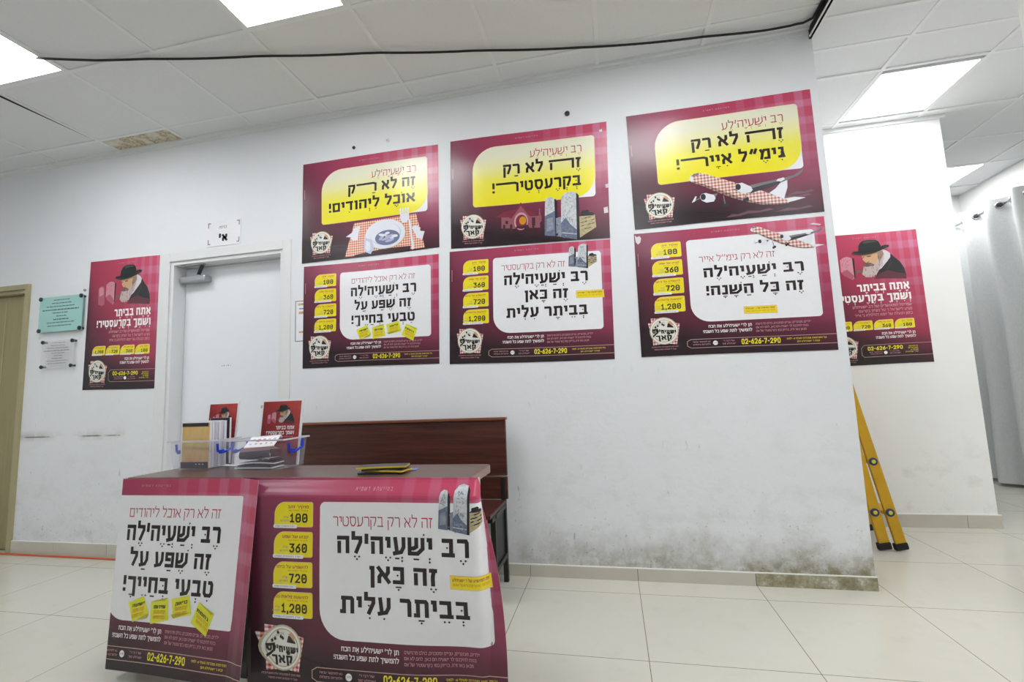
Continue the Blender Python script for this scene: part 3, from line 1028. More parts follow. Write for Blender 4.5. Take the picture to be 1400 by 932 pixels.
def art_plane(S, T, L, s=1.0):
    n = 'illustration'
    g = lambda pts: [T(p) for p in pts]
    S.poly(n, g([(.806, .868), (.86, .862), (.917, .874), (.86, .892), (.815, .902)]), 'plane_white', L)
    S.poly(n, g([(.735, .812), (.77, .78), (.799, .734), (.834, .712), (.83, .78), (.807, .872)]), 'plane_white', L)
    S.poly(n, g([(.47, .77), (.42, .775), (.36, .806), (.329, .822), (.345, .78), (.352, .772), (.35, .80), (.40, .80), (.45, .815)]), 'plane_grey', L)
    S.poly(n, g([(.326, .826), (.349, .774), (.356, .776), (.345, .815)]), 'plane_white', L + 1)
    S.poly(n, g([(.322, .626), (.333, .596), (.352, .582), (.375, .579), (.41, .593), (.45, .622), (.563, .698), (.66, .760), (.775, .845), (.829, .886),
                 (.829, .908), (.77, .912), (.70, .902), (.638, .876), (.56, .832), (.505, .792), (.44, .738), (.40, .70), (.36, .672), (.334, .651)]), 'gingham_plane', L + 1)
    S.poly(n, g([(.334, .651), (.345, .648), (.40, .682), (.46, .728), (.53, .782), (.60, .836), (.67, .876), (.75, .898), (.829, .904), (.829, .908), (.77, .912), (.70, .902), (.638, .876), (.56, .832), (.505, .792), (.44, .738), (.40, .70), (.36, .672)]), 'gingham_belly', L + 2)
    S.poly(n, g([(.338, .597), (.352, .586), (.375, .584), (.38, .596), (.345, .606)]), 'plane_grey', L + 2)
    S.poly(n, g([(.322, .626), (.333, .596), (.343, .612), (.345, .64), (.334, .65)]), 'plane_white', L + 2)
    S.poly(n, g([(.545, .752), (.59, .745), (.70, .722), (.799, .706), (.869, .686), (.905, .655), (.921, .64), (.914, .665), (.893, .692),
                 (.80, .738), (.72, .772), (.644, .80), (.60, .79)]), 'plane_grey', L + 2)
    S.poly(n, g([(.60, .775), (.70, .745), (.80, .722), (.80, .738), (.72, .772), (.644, .80)]), 'plane_dark', L + 3)
    S.poly(n, g([(.776, .722), (.785, .706), (.815, .698), (.822, .712), (.80, .73)]), 'plane_white', L + 4)
    for pts, (cu, cv) in (([(.562, .735), (.575, .71), (.60, .706), (.645, .748), (.652, .775), (.64, .792), (.60, .795), (.575, .775)], (.578, .738)),
                          ([(.372, .785), (.383, .762), (.405, .757), (.448, .782), (.455, .81), (.445, .835), (.405, .838), (.382, .818)], (.390, .788))):
        S.poly(n, g(pts), 'plane_white', L + 4)
        c = T((cu, cv)); e = T((cu + .014, cv)); h = T((cu, cv + .026))
        S.ellipse(n, c[0], c[1], abs(e[0] - c[0]), abs(h[1] - c[1]), 'plane_dark', L + 5, 16)
    for (a, bb) in (((.498, .80), (.503, .872)), ((.612, .815), (.612, .845))):
        S.line(n, [T(a), T(bb)], 0.006 * s, 'plane_grey', L + 2)
        c = T(bb)
        S.ellipse(n, c[0] - .006 * s, c[1] + .006, .009 * s, .016 * s, 'plane_dark', L + 5, 12)
        S.ellipse(n, c[0] + .008 * s, c[1], .009 * s, .016 * s, 'plane_dark', L + 5, 12)


def art_stones(S, T, L):
    n = 'illustration'
    g = lambda pts: [T(p) for p in pts]
    S.poly(n, g([(.818, .800), (.915, .792), (.921, .90), (.818, .985)]), 'stone_gold', L)
    S.poly(n, g([(.818, .800), (.84, .775), (.90, .772), (.918, .792), (.90, .80)]), 'stone_black', L + 1)
    S.poly(n, g([(.832, .778), (.836, .758), (.872, .748), (.882, .76), (.882, .785)]), 'stone_black', L + 1)
    for k in range(4):
        for j in range(4):
            a = (.832 + .021 * k, .826 + .03 * j - .006 * k)
            S.line(n, [T(a), T((a[0] + .014, a[1] - .006))], 0.004, 'house_dark' if (k + j) % 3 else 'stone_mid', L + 1)
    S.poly(n, g([(.660, .640), (.680, .632), (.690, .66), (.690, .95), (.670, .95)]), 'stone_black', L)
    S.poly(n, g([(.680, .80), (.712, .79), (.712, .965), (.680, .955)]), 'stone_mid', L)
    S.poly(n, g([(.614, .655), (.620, .625), (.64, .610), (.664, .616), (.672, .64), (.674, .955), (.608, .942)]), 'stone_light', L + 1)
    S.poly(n, g([(.611, .775), (.674, .735), (.674, .955), (.608, .942)]), 'stone_blue', L + 2)
    S.poly(n, g([(.625, .80), (.66, .79), (.665, .90), (.62, .91)]), 'stone_mid', L + 3)
    S.poly(n, g([(.806, .594), (.822, .62), (.822, 1.0), (.802, .995)]), 'stone_black', L + 1)
    S.poly(n, g([(.713, .66), (.716, .62), (.74, .59), (.77, .582), (.806, .594), (.804, .995), (.710, .966)]), 'stone_light', L + 2)
    S.poly(n, g([(.711, .845), (.74, .80), (.765, .86), (.804, .91), (.804, .995), (.710, .966)]), 'stone_blue', L + 3)
    S.poly(n, g([(.711, .925), (.804, .945), (.804, .953), (.711, .933)]), 'stone_light', L + 4)
    rnd = random.Random(3)
    for k in range(26):
        a = (rnd.uniform(.725, .785), rnd.uniform(.62, .83))
        S.line(n, [T(a), T((a[0] + rnd.uniform(-.012, .012), a[1] + rnd.uniform(-.012, .02)))], 0.0028, 'stone_mid', L + 4)
    for k in range(14):
        a = (rnd.uniform(.622, .66), rnd.uniform(.64, .76))
        S.line(n, [T(a), T((a[0] + rnd.uniform(-.01, .01), a[1] + rnd.uniform(-.01, .02)))], 0.0024, 'stone_mid', L + 4)
    for k in range(22):
        a = (rnd.uniform(.72, .79), rnd.uniform(.88, .97))
        S.line(n, [T(a), T((a[0] + rnd.uniform(-.01, .01), a[1] + rnd.uniform(-.01, .01)))], 0.003, 'stone_mid', L + 5)


def art_house(S, L):
    n = 'illustration'
    S.poly(n, [(.335, .75), (.59, .765), (.59, .87), (.335, .85)], 'house_wall', L)
    S.poly(n, [(.30, .748), (.345, .705), (.43, .69), (.50, .70), (.565, .752), (.44, .76)], 'house_roof', L + 1)
    S.poly(n, [(.395, .86), (.398, .76), (.461, .645), (.515, .755), (.515, .865)], 'house_wall', L + 2)
    S.poly(n, [(.385, .765), (.461, .632), (.528, .757), (.512, .757), (.461, .662), (.40, .768)], 'house_roof', L + 3)
    S.ellipse(n, .461, .80, .044, .078, 'ink_pink', L + 3)
    S.ellipse(n, .463, .805, .036, .064, 'house_roof', L + 4)
    S.ellipse(n, .472, .795, .022, .036, 'house_lamp', L + 5)
    for x0, x1 in ((.425, .505),):
        S.poly(n, [(x0, .86), (x0 + .01, .835), (.46, .845), (x1, .835), (x1 + .01, .87)], 'house_dark', L + 6)
    S.poly(n, [(.362, .785), (.378, .786), (.378, .815), (.362, .814)], 'house_dark', L + 3)
    S.poly(n, [(.53, .775), (.55, .776), (.55, .85), (.53, .848)], 'house_dark', L + 3)
    S.poly(n, [(.575, .70), (.582, .70), (.592, .86), (.572, .86)], 'house_wall', L + 3)
    for x in (.345, .39, .53, .58):
        S.poly(n, [(x, .83), (x + .008, .815), (x + .016, .83), (x + .014, .88), (x + .002, .88)], 'house_dark', L + 6)


def art_plate(S, L):
    n = 'illustration'
    S.poly(n, [(.397, .665), (.844, .655), (.900, .985), (.330, .985)], 'gingham_cloth', L)
    S.poly(n, [(.40, .975), (.62, .945), (.80, .95), (.80, .985), (.40, .985)], 'house_dark', L + 1)
    for pts in ([(.335, .79), (.38, .755), (.40, .71), (.44, .70), (.43, .77), (.425, .835), (.385, .83), (.375, .80)],
                [(.812, .78), (.84, .76), (.872, .79), (.868, .82), (.90, .83), (.885, .90), (.845, .885), (.835, .84)]):
        S.poly(n, pts, 'plate_white', L + 1)
    S.ellipse(n, .623, .812, .146, .142, 'stone_gold', L + 1)
    S.ellipse(n, .623, .808, .144, .139, 'plate_white', L + 2)
    S.ellipse(n, .625, .806, .112, .105, 'plate_blue', L + 3)
    S.ellipse(n, .622, .800, .108, .100, 'plate_white', L + 4)
    S.ellipse(n, .640, .845, .088, .072, 'food', L + 5)
    rnd = random.Random(5)
    for k in range(15):
        a = rnd.uniform(0, 6.28); q = rnd.uniform(0.1, .8)
        S.ellipse(n, .640 + .075 * q * math.cos(a), .842 + .055 * q * math.sin(a), rnd.uniform(.018, .034), rnd.uniform(.008, .014), 'food_light' if k % 3 else 'stone_black' if k == 3 else 'plate_white', L + 6, 12, rnd.uniform(-.6, .6))
    S.poly(n, [(.478, .82), (.53, .85), (.545, .93), (.52, .985), (.475, .955), (.468, .88)], 'plate_blue', L + 7)
    S.poly(n, [(.485, .85), (.515, .87), (.52, .94), (.495, .96), (.482, .92)], 'plate_white', L + 8)
    for k in range(4):
        S.poly(n, [(.730 + .018 * k, .585), (.742 + .018 * k, .585), (.744 + .016 * k, .66), (.734 + .016 * k, .66)], 'plate_white', L + 5)
    S.poly(n, [(.733, .64), (.797, .64), (.793, .70), (.775, .725), (.752, .725), (.738, .70)], 'plate_white', L + 5)
    S.poly(n, [(.792, .70), (.803, .70), (.828, .985), (.812, .99)], 'plate_white', L + 5)


def design_A(S, l2, l3, l3L, art):
    """landscape sheet with a yellow headline panel"""
    S.part('sheet')
    n = 'headline_panel'
    S.rrect(n, .150, .103, .926, .642, (.15, .02, .13, .02), 'badge_rim', 1)
    S.rrect(n, .153, .107, .923, .638, (.148, .018, .02, .018), 'paper_white', 2)
    S.rrect(n, .153, .107, .923, .638, (.148, .018, .128, .018), 'print_yellow_fade', 3)
    S.text(n, "ר\u05b6ב\u05bc י\u05b0ש\u05c1\u05b7ע\u05b0י\u05b8ה'ל\u05b6ע", .524, .845, .178, .238, 'ink_red', .12, 4)
    S.text(n, l2, .352, .840, .284, .375, 'ink_black', .22, 4)
    S.text(n, l3, l3L, .838, .444, .532, 'ink_black', .22, 4)
    S.text('sheet', TITLE, .433, .575, .042, .053, 'ink_pink', .14, 1)
    S.line('sheet', [(.016, .27), (.016, .36)], .0025, 'ink_pink', 1)
    emblem(S, .149, .815)
    art(S)


BADGES = [('100', 'מ\u05d5\u05e7\u05d9\u05e8 \u05d6\u05d4\u05d1'), ('360', 'קבוע של שפע'), ('720', 'להשפיע על ביתר'), ('1,200', 'להושעת פלאות-נס')]


def badge(S, k, u0, v0, u1, v1, num, cap, small=False):
    n = 'price_badge#%d' % k
    S.rrect(n, u0 - .002, v0 - .003, u1 + .002, v1 + .003, (.044, .008, .008, .004), 'badge_rim', 1)
    S.rrect(n, u0, v0, u1, v1, (.042, .007, .007, .004), 'badge_yellow', 2)
    w, h = u1 - u0, v1 - v0
    S.rrect(n, u0 - .03 * w, v1 - .08 * h, u0 + (.6 if k % 2 == 0 else .78) * w, v1 + .07 * h, (.005,) * 4, 'paper_white', 3)
    S.text(n, 'קרן התמדה שפע', u0 + .02 * w, u0 + (.52 if k % 2 == 0 else .7) * w, v1 - .035 * h, v1 + .02 * h, 'ink_grey', .16, 4)
    cw = .085 * len(cap) if len(cap) < 9 else .062 * len(cap)
    S.text(n, cap, u1 - .1 * w - min(cw, .85) * w, u1 - .1 * w, v0 + .13 * h, v0 + .24 * h, 'ink_red', .18, 3)
    S.text(n, 'בכל חודש', u1 - .62 * w, u1 - .12 * w, v0 + .31 * h, v0 + .36 * h, 'ink_orange', .16, 3)
    nw = {3: .46, 5: .66}[len(num)]
    S.text(n, num, u1 - (.13 + nw) * w, u1 - .13 * w, v0 + .46 * h, v0 + .83 * h, 'ink_black', .175, 3, rtl=False, gap=.13)
    S.text(n, 'ש"ח', u1 - (.13 + nw + .17) * w, u1 - (.13 + nw + .04) * w, v0 + .58 * h, v0 + .65 * h, 'ink_grey', .16, 3)
    S.text(n, 'לחודש', u1 - (.13 + nw + .25) * w, u1 - (.13 + nw + .03) * w, v0 + .73 * h, v0 + .8 * h, 'ink_grey', .16, 3)


def strip(S, phone_u=(.533, .727), left=.252, circ=.399, v=(.882, .948)):
    n = 'phone_strip'
    v0, v1 = v
    S.line(n, [(1.0, v0), (left + .02, v0), (left, v0 + .015), (left, v1 - .015), (left + .02, v1), (1.0, v1)], .0026, 'ink_line', 1)
    h = v1 - v0
    S.text(n, 'O2-626-7-29O', phone_u[0], phone_u[1], v0 + .16 * h, v0 + .77 * h, 'ink_yellow', .18, 1, rtl=False)
    S.ellipse(n, circ, (v0 + v1) / 2, .0125, .0125 * S.W / S.H, 'ink_white', 1, 18)
    S.text(n, 'חייג', circ - .008, circ + .008, v0 + .42 * h, v0 + .58 * h, 'ink_grey', .2, 2)
    S.text(n, 'נא להתקשר עכשיו', left + .03, circ - .026, v0 + .24 * h, v0 + .39 * h, 'ink_pink', .14, 1)
    S.text(n, 'ולתרום בקלות', left + .03, circ - .026, v0 + .56 * h, v0 + .71 * h, 'ink_pink', .14, 1)
    S.text(n, "של רבי ר'", circ + .04, phone_u[0] - .035, v0 + .24 * h, v0 + .39 * h, 'ink_pink', .14, 1)
    S.text(n, 'ישעיהלע קאך', circ + .035, phone_u[0] - .03, v0 + .56 * h, v0 + .71 * h, 'ink_pink', .14, 1)
    S.text(n, "כל התרומות מוכרות סעיף 46 למס", phone_u[1] + .032, min(.99, phone_u[1] + .222), v0 + .26 * h, v0 + .42 * h, 'ink_yellow', .14, 1)
    S.text(n, 'זכות ר ישעיהלע תגן', phone_u[1] + .08, phone_u[1] + .19, v0 + .6 * h, v0 + .75 * h, 'ink_yellow', .14, 1)


def strip_upright(S):
    n = 'phone_strip'
    left, v0, v1 = .352, .854, .942
    S.line(n, [(1.0, v0), (left + .03, v0), (left, v0 + .02), (left, v1 - .015), (left + .02, v1), (1.0, v1)], .0026, 'ink_line', 1)
    S.text(n, 'O2-626-7-29O', .41, .735, .866, .894, 'ink_yellow', .18, 1, rtl=False)
    S.ellipse(n, .573, .915, .017, .017 * S.W / S.H, 'ink_white', 1, 18)
    S.text(n, 'נא להתקשר עכשיו', .42, .545, .904, .911, 'ink_pink', .14, 1)
    S.text(n, 'ולתרום בקלות', .43, .54, .918, .925, 'ink_pink', .14, 1)
    S.text(n, "של רבי ר'", .61, .70, .904, .911, 'ink_pink', .14, 1)
    S.text(n, 'ישעיהלע קאך', .605, .71, .918, .925, 'ink_pink', .14, 1)
    for k, (t, a) in enumerate((('כל התרומות', .79), ('מוכרות לפי', .78), ('סעיף 46', .80), ('זכות ר ישעיהלע תגן', .755))):
        S.text(n, t, a, .872, .872 + .0135 * k, .880 + .0135 * k, 'ink_yellow', .14, 1)


def tag_label(S, u0, v0, u1, v1):
    n = 'yellow_label'
    S.poly(n, [(u0, v0), (u1, v0 + .002), (u1 + .002, v1 + .005), (u0 + .002, v1)], 'badge_rim', 4)
    S.poly(n, [(u0 + .003, v0 + .004), (u1 - .003, v0 + .006), (u1 - .001, v1), (u0 + .005, v1 - .004)], 'badge_yellow', 5)
    h = v1 - v0
    S.text(n, 'קופת המושיע של ר ישעיהלע', u0 + .01, u1 - .01, v0 + .22 * h, v0 + .42 * h, 'ink_red', .2, 6)
    S.text(n, 'המקום שבו הפועל מכה גלים של ישועות', u0 + .01, u1 - .01, v0 + .58 * h, v0 + .74 * h, 'ink_orange', .14, 6)


SMALL = ['ילדים, מבוגרים, עניים ומסכנים, כולם מרגישים', 'בנוח להיכנס לר ישעיה הם כאן, להם לא אם', 'מכאן באו זרה, בדיוק כמו בקרעסטיר של אם']


def design_B(S, red, redL, redR, lines, extra, bold=(.34, .592), small=(.612, .881), vt=(.161, .208)):
    """landscape sheet with white panel and four price badges"""
    S.part('sheet')
    n = 'headline_panel'
    S.rrect(n, .284, .091, .944, .748, (.02, .02, .02, .10), 'paper_white', 1)
    S.text(n, red, redL, redR, vt[0], vt[1], 'ink_red', .11, 2)
    for s, uL, uR, v0, v1 in lines:
        S.text(n, s, uL, uR, v0, v1, 'ink_black', .23, 2)
    for k, ((num, cap), v0) in enumerate(zip(BADGES, (.095, .242, .389, .535))):
        badge(S, k, .0915, v0, .2535, v0 + .119, num, cap)
    S.text('sheet', TITLE, .423, .571, .033, .044, 'ink_pink', .14, 1)
    S.line('sheet', [(.016, .17), (.016, .27)], .0025, 'ink_pink', 1)
    emblem(S, .131, .803)
    n = 'sheet'
    S.text(n, "ת\u05bcן ל\u05b0ר' ישעיה'לע א\u05b6ת הכח", bold[0] + .03, bold[1], .776, .797, 'ink_white', .18, 1)
    S.text(n, 'להמשיך לתת שפע כל השנה!', bold[0], bold[1], .815, .836, 'ink_white', .18, 1)
    for k, s in enumerate(SMALL):
        S.text(n, s, small[0], small[1] - .012 * k, .776 + .027 * k, .790 + .027 * k, 'ink_pink', .14, 1)
    strip(S)
    extra(S)


def notes(S):
    n0 = 'printed_note'
    conv = lambda x, y: ((x - 85) / 1013.0, (y - (132 - .0912 * (x - 88))) / ((898 - .037 * (x - 76)) - (132 - .0912 * (x - 88))))
    for k, (q, fold, ttl) in enumerate((([(500, 612), (578, 576), (612, 640), (530, 686)], [(545, 680), (612, 640), (604, 660)], 'ישועה'),
                                   ([(618, 594), (705, 568), (716, 656), (625, 682)], [(618, 594), (705, 568), (690, 582)], 'שמירה שקט'),
                                   ([(722, 572), (815, 545), (832, 620), (740, 646)], [(728, 632), (832, 610), (740, 646)], 'בריאות'),
                                   ([(866, 566), (945, 602), (915, 692), (832, 650)], [(866, 566), (945, 602), (930, 606)], 'נחמה'))):
        n = n0 + '#%d' % k
        P = [conv(*p) for p in q]
        S.poly(n, P, 'note_yellow', 4)
        S.poly(n, [conv(*p) for p in fold], 'note_fold', 5)
        c = (sum(p[0] for p in P) / 4, sum(p[1] for p in P) / 4)
        dv = [-.35, -.08, -.3, .75][k]
        for j, (s, m, t) in enumerate(((ttl, 'ink_black', .22), ('קבלה מהטוב', 'ink_orange', .15), ('בזכות ההחזקה', 'ink_orange', .15))):
            w = .03
            S.text(n, s, c[0] - w, c[0] + w, c[1] - .028 + .026 * j - dv * w, c[1] - .012 + .026 * j - dv * w, m, t, 6, dv=dv)


# portrait design: points measured on a crop of the print, turned into sheet coordinates
def cp(x, y):
    u = .23 + .77 * (x - (35 + (y - 115) * .1335)) / 1005.0
    v = (y - (115 - (x - 35) * .0846)) / 1690.0
    return (u, v)


def art_portrait(S, L):
    n = 'portrait'
    g = lambda pts: [cp(*p) for p in pts]
    S.poly(n, [(.140, .235), (.150, .213), (.185, .203), (.222, .212), (.228, .26), (.232, .345), (.20, .36), (.145, .345)], 'stone_pink_dark', L)
    S.poly(n, [(.150, .232), (.160, .216), (.190, .210), (.214, .218), (.218, .27), (.16, .285)], 'stone_pink', L + 1)
    S.poly(n, g([(105, 440), (145, 405), (200, 392), (255, 412), (292, 665), (272, 695), (160, 640), (122, 600)]), 'stone_pink', L)
    S.poly(n, g([(120, 600), (200, 560), (286, 640), (272, 695), (160, 640)]), 'stone_pink_dark', L + 1)
    S.poly(n, g([(255, 410), (282, 412), (304, 660), (290, 675)]), 'coat', L + 1)
    rnd = random.Random(9)
    for k in range(22):
        x, y = rnd.uniform(125, 245), rnd.uniform(420, 600)
        S.line(n, g([(x, y), (x + rnd.uniform(-14, 14), y + rnd.uniform(-8, 16))]), .0026, 'stone_pink_dark', L + 2)
    S.poly(n, g([(312, 575), (385, 558), (400, 560), (400, 600), (320, 604)]), 'beard_dark', L)
    S.poly(n, g([(720, 340), (765, 385), (840, 448), (895, 535), (920, 620), (915, 662), (700, 655), (540, 668), (590, 560), (690, 440), (722, 392)]), 'coat', L)
    S.poly(n, g([(600, 600), (700, 560), (800, 590), (915, 600), (922, 668), (700, 668), (530, 676)]), 'coat_fade', L + 1)
    S.line(n, g([(720, 400), (735, 470), (690, 545)]), .004, 'hat_light', L + 1)
    S.poly(n, g([(625, 292), (680, 308), (722, 342), (722, 392), (690, 442), (620, 535), (575, 570), (610, 480), (640, 400), (640, 330)]), 'collar', L + 1)
    S.poly(n, g([(560, 320), (630, 296), (648, 360), (640, 420), (606, 520), (562, 612), (500, 655), (430, 655), (385, 620), (395, 560), (402, 505), (450, 520), (520, 505), (560, 440)]), 'beard', L + 2)
    S.poly(n, g([(365, 358), (560, 318), (588, 350), (586, 400), (560, 440), (532, 492), (480, 478), (446, 462), (428, 468), (396, 440), (384, 425), (392, 412), (376, 395)]), 'skin', L + 3)
    S.poly(n, g([(365, 358), (560, 318), (566, 338), (470, 372), (376, 392)]), 'skin_dark', L + 4)
    S.poly(n, g([(430, 385), (470, 374), (492, 376), (488, 388), (446, 396)]), 'beard_dark', L + 5)
    S.poly(n, g([(386, 398), (408, 392), (410, 402), (392, 408)]), 'beard_dark', L + 5)
    S.poly(n, g([(412, 396), (438, 402), (462, 448), (440, 464), (420, 452)]), 'skin', L + 5)
    S.poly(n, g([(440, 462), (462, 448), (470, 458), (446, 470)]), 'skin_dark', L + 6)
    S.poly(n, g([(402, 478), (440, 466), (486, 470), (532, 492), (520, 512), (470, 506), (440, 520), (404, 516)]), 'beard_dark', L + 5)
    S.poly(n, g([(466, 488), (500, 486), (512, 498), (480, 502)]), 'skin_dark', L + 6)
    S.poly(n, g([(562, 330), (622, 304), (642, 352), (612, 420), (584, 452), (574, 400)]), 'hair', L + 4)
    S.poly(n, g([(600, 352), (622, 345), (620, 385), (604, 398)]), 'skin_dark', L + 5)
    for k in range(34):
        x, y = rnd.uniform(410, 600), rnd.uniform(500, 640)
        if x > 600 - (y - 480) * .35: continue
        S.line(n, g([(x, y), (x + rnd.uniform(-6, 12), y + rnd.uniform(14, 30))]), .0022, 'beard_dark' if k % 2 else 'collar', L + 4)
    for k in range(16):
        x, y = rnd.uniform(575, 630), rnd.uniform(360, 500)
        S.line(n, g([(x, y), (x - 8, y + 18)]), .0022, 'beard_dark', L + 5)
    S.poly(n, g([(332, 330), (333, 250), (348, 212), (385, 182), (440, 170), (540, 168), (578, 190), (604, 240), (612, 292), (560, 325), (450, 350), (370, 352)]), 'hat', L + 6)
    S.poly(n, g([(380, 195), (440, 178), (530, 178), (560, 195), (470, 205), (400, 222)]), 'hat_light', L + 7)
    S.poly(n, g([(334, 318), (450, 318), (560, 292), (608, 262), (612, 292), (560, 325), (450, 350), (345, 345)]), 'ink_black', L + 7)
    S.poly(n, g([(248, 348), (272, 326), (338, 318), (372, 340), (450, 338), (545, 318), (602, 285), (612, 248), (660, 232), (706, 236), (702, 258), (655, 278),
                 (590, 315), (480, 352), (380, 368), (268, 360)]), 'hat', L + 8)
    S.line(n, g([(262, 350), (370, 352), (470, 340), (580, 304), (640, 268), (695, 250)]), .003, 'hat_light', L + 9)


def design_C(S, ground=True):
    """upright sheet with the portrait of a man in a black hat"""
    S.part('sheet')
    art_portrait(S, 1)
    n = 'sheet'
    S.text(n, 'א\u05b7ת\u05bc\u05b8ה ב\u05bc\u05b0ב\u05b5ית\u05b8ר', .382, .868, .394, .448, 'ink_white', .24, 1)
    S.text(n, "ו\u05b0ש\u05c1\u05b4מ\u05b0ך\u05b8 ב\u05bc\u05b0ק\u05b6ר\u05b6עס\u05b0ט\u05b4יר!", .142, .872, .474, .526, 'ink_white', .24, 1)
    S.text(n, 'שמייסל המאושרים של רב ישעיהלע', .318, .866, .556, .574, 'ink_pink', .17, 1)
    S.text(n, 'מגיע לישראל ר על הציון בקרעס', .372, .866, .588, .606, 'ink_pink', .15, 1)
    S.text(n, "בזמן הנעלה של יומא דהילולא ג' אייר", .330, .866, .62, .638, 'ink_pink', .15, 1)
    S.text(n, "תן לר' ישעיה'לע את הכח", .56, .868, .764, .782, 'ink_white', .18, 1)
    S.text(n, 'להמשיך לתת שפע כל השנה!', .50, .868, .792, .81, 'ink_white', .18, 1)
    S.text('sheet', TITLE, .40, .62, .030, .037, 'ink_pink', .14, 1)
    for k, (num, cap) in enumerate(BADGES):
        u1 = .870 - .193 * k
        badge(S, k, u1 - .180, .672, u1, .738, num, cap)
    emblem(S, .196, .862, .082)
    strip_upright(S)


def poster(label, W, Hh, f, mat, design, group, name='poster', nu=20, nv=14, loc=None):
    t = thing(name, label, 'poster', loc if loc is not None else f(.5, 1.0, 0), group)
    S = Sheet(W, Hh, f, nu, nv)
    design(S)
    S.build(t, mat)
    return t


ident = lambda p: p
YSH = "ר\u05b6ב\u05bc י\u05b0ש\u05c1\u05b7ע\u05b2י\u05b6ה'ל\u05b6ה"
ZEHLO = 'ז\u05b6ה ל\u05b9א ר\u05b7ק'
ZEHLO_W = 'ז\u05b6ה_ ל\u05b9א ר\u05b7ק'
B1_LINES = [(YSH, .367, .843, .250, .333), ('ז\u05b6ה ש\u05c1\u05b6פ\u05b7ע ע\u05b7ל', .395, .808, .388, .466), ('ט\u05b4ב\u05b0ע\u05b4י ב\u05bc\u05b0ח\u05b7י\u05b6\u05bcיך\u05b8!', .372, .832, .520, .600)]
B2_LINES = [(YSH, .354, .863, .254, .338), ('ז\u05b6ה כ\u05bc\u05b8אן', .482, .744, .394, .474), ('ב\u05bc\u05b0ב\u05b5ית\u05b8ר ע\u05b4ל\u05bc\u05b4ית', .366, .856, .539, .621)]
B3_LINES = [(YSH, .364, .876, .328, .402), ('ז\u05b6ה כ\u05bc\u05b8ל ה\u05b7ש\u05bc\u05c1\u05b8נ\u05b8ה!', .372, .866, .471, .545)]
PB = affine([(.322, .626), (.829, .900), (.919, .645)], [(.627, .055), (.936, .229), (.986, .085)])
SB = affine([(.614, .613), (.918, .80), (.818, .997)], [(.757, .042), (.920, .132), (.864, .234)])
SIX = 'six landscape posters on the wall'


def tape(S, *qs):
    for k, q in enumerate(qs):
        S.poly('tape#%d' % k, q, 'clear_tape', 8)


def plane_big(S):
    for cu, cv, w in ((.86, .86, .10), (.90, .83, .07), (.66, .95, .10), (.56, .965, .06), (.86, .955, .10)):
        S.poly('illustration', [(cu - w, cv + .012), (cu - w * .4, cv - .012), (cu + w * .2, cv - .004), (cu + w * .7, cv - .018), (cu + w * .9, cv - .004), (cu + w * .2, cv + .01)], 'cloud_dark', 1)
    art_plane(S, ident, 2)


poster('maroon poster with yellow headline and a printed plate of food, upper left of the six', .985, .70,
       wall_map([(-1.989, 2.651), (-1.004, 2.644), (-1.010, 1.959), (-1.993, 1.946)], 0, 1), 'print_maroon',
       lambda S: design_A(S, 'ז\u05b6ה ל\u05b9א ר_\u05b7ק', 'א\u05d5\u05b9כ\u05b6ל ל\u05b4י\u05b0הו\u05bcד\u05b4ים!', .207, lambda S: art_plate(S, 1)), SIX)
poster('maroon poster with yellow headline, printed gravestones and small house, upper middle of the six', .985, .70,
       wall_map([(-.919, 2.648), (.065, 2.623), (.043, 1.901), (-.933, 1.942)], 0, 2), 'print_maroon',
       lambda S: design_A(S, ZEHLO_W, 'ב\u05bc\u05b0ק\u05b0ר\u05b6עס\u05b0ט\u05b4יר_!', .280, lambda S: (art_house(S, 1), art_stones(S, ident, 6), tape(S, [(.982, .545), (1, .54), (1, .575), (.984, .575)], [(.968, .742), (.992, .735), (.994, .785), (.97, .79)], [(.955, .068), (.972, .062), (.974, .084), (.958, .088)]))), SIX)
poster('maroon poster with yellow headline and a large printed aeroplane, upper right of the six', .985, .70,
       wall_map([(.181, 2.632), (1.167, 2.625), (1.169, 1.927), (.186, 1.938)], 0, 3), 'print_maroon',
       lambda S: design_A(S, ZEHLO_W, 'ג\u05bc\u05b4ימ\u05b6"ל א\u05b4י\u05b8יר_!', .262, plane_big), SIX)
poster('maroon poster with white panel and four printed yellow notes, on the wall under the plate', .957, .687,
       wall_map([(-1.976, 1.924), (-1.016, 1.915), (-1.027, 1.226), (-1.98, 1.241)], 0, 4), 'print_maroon',
       lambda S: design_B(S, 'זה לא רק אוכל ליהודים', .372, .835, B1_LINES, notes), SIX)
poster('maroon poster with white panel and small printed gravestones, lower middle of the six', .985, .705,
       wall_map([(-.943, 1.924), (.042, 1.897), (.026, 1.195), (-.961, 1.216)], 0, 5), 'print_maroon',
       lambda S: design_B(S, 'זה לא רק בקרעסטיר', .338, .730, B2_LINES, lambda S: (art_stones(S, SB, 2), tag_label(S, .790, .418, .953, .482))), SIX)
poster('maroon poster with white panel and small printed aeroplane, lower right of the six', .985, .713,
       wall_map([(.178, 1.912), (1.163, 1.899), (1.159, 1.186), (.173, 1.199)], 0, 6), 'print_maroon',
       lambda S: design_B(S, 'זה לא רק גימ"ל אייר', .346, .740, B3_LINES, lambda S: (art_plane(S, PB, 2, .6), tape(S, [(.004, .012), (.016, .03), (.03, .022), (.04, .04), (.034, .075), (.02, .092), (.008, .07)], [(.925, .052), (.945, .046), (.982, .06), (.975, .068), (.94, .058)]), tag_label(S, .557, .645, .724, .703)), vt=(.233, .278)), SIX)
poster('upright maroon poster of a bearded man in a black hat, left of the white door', .674, .968,
       wall_map([(-3.804, 2.14), (-3.135, 2.126), (-3.133, 1.159), (-3.813, 1.17)], 0, 7), 'print_portrait', design_C, 'portrait posters', nu=14, nv=20)
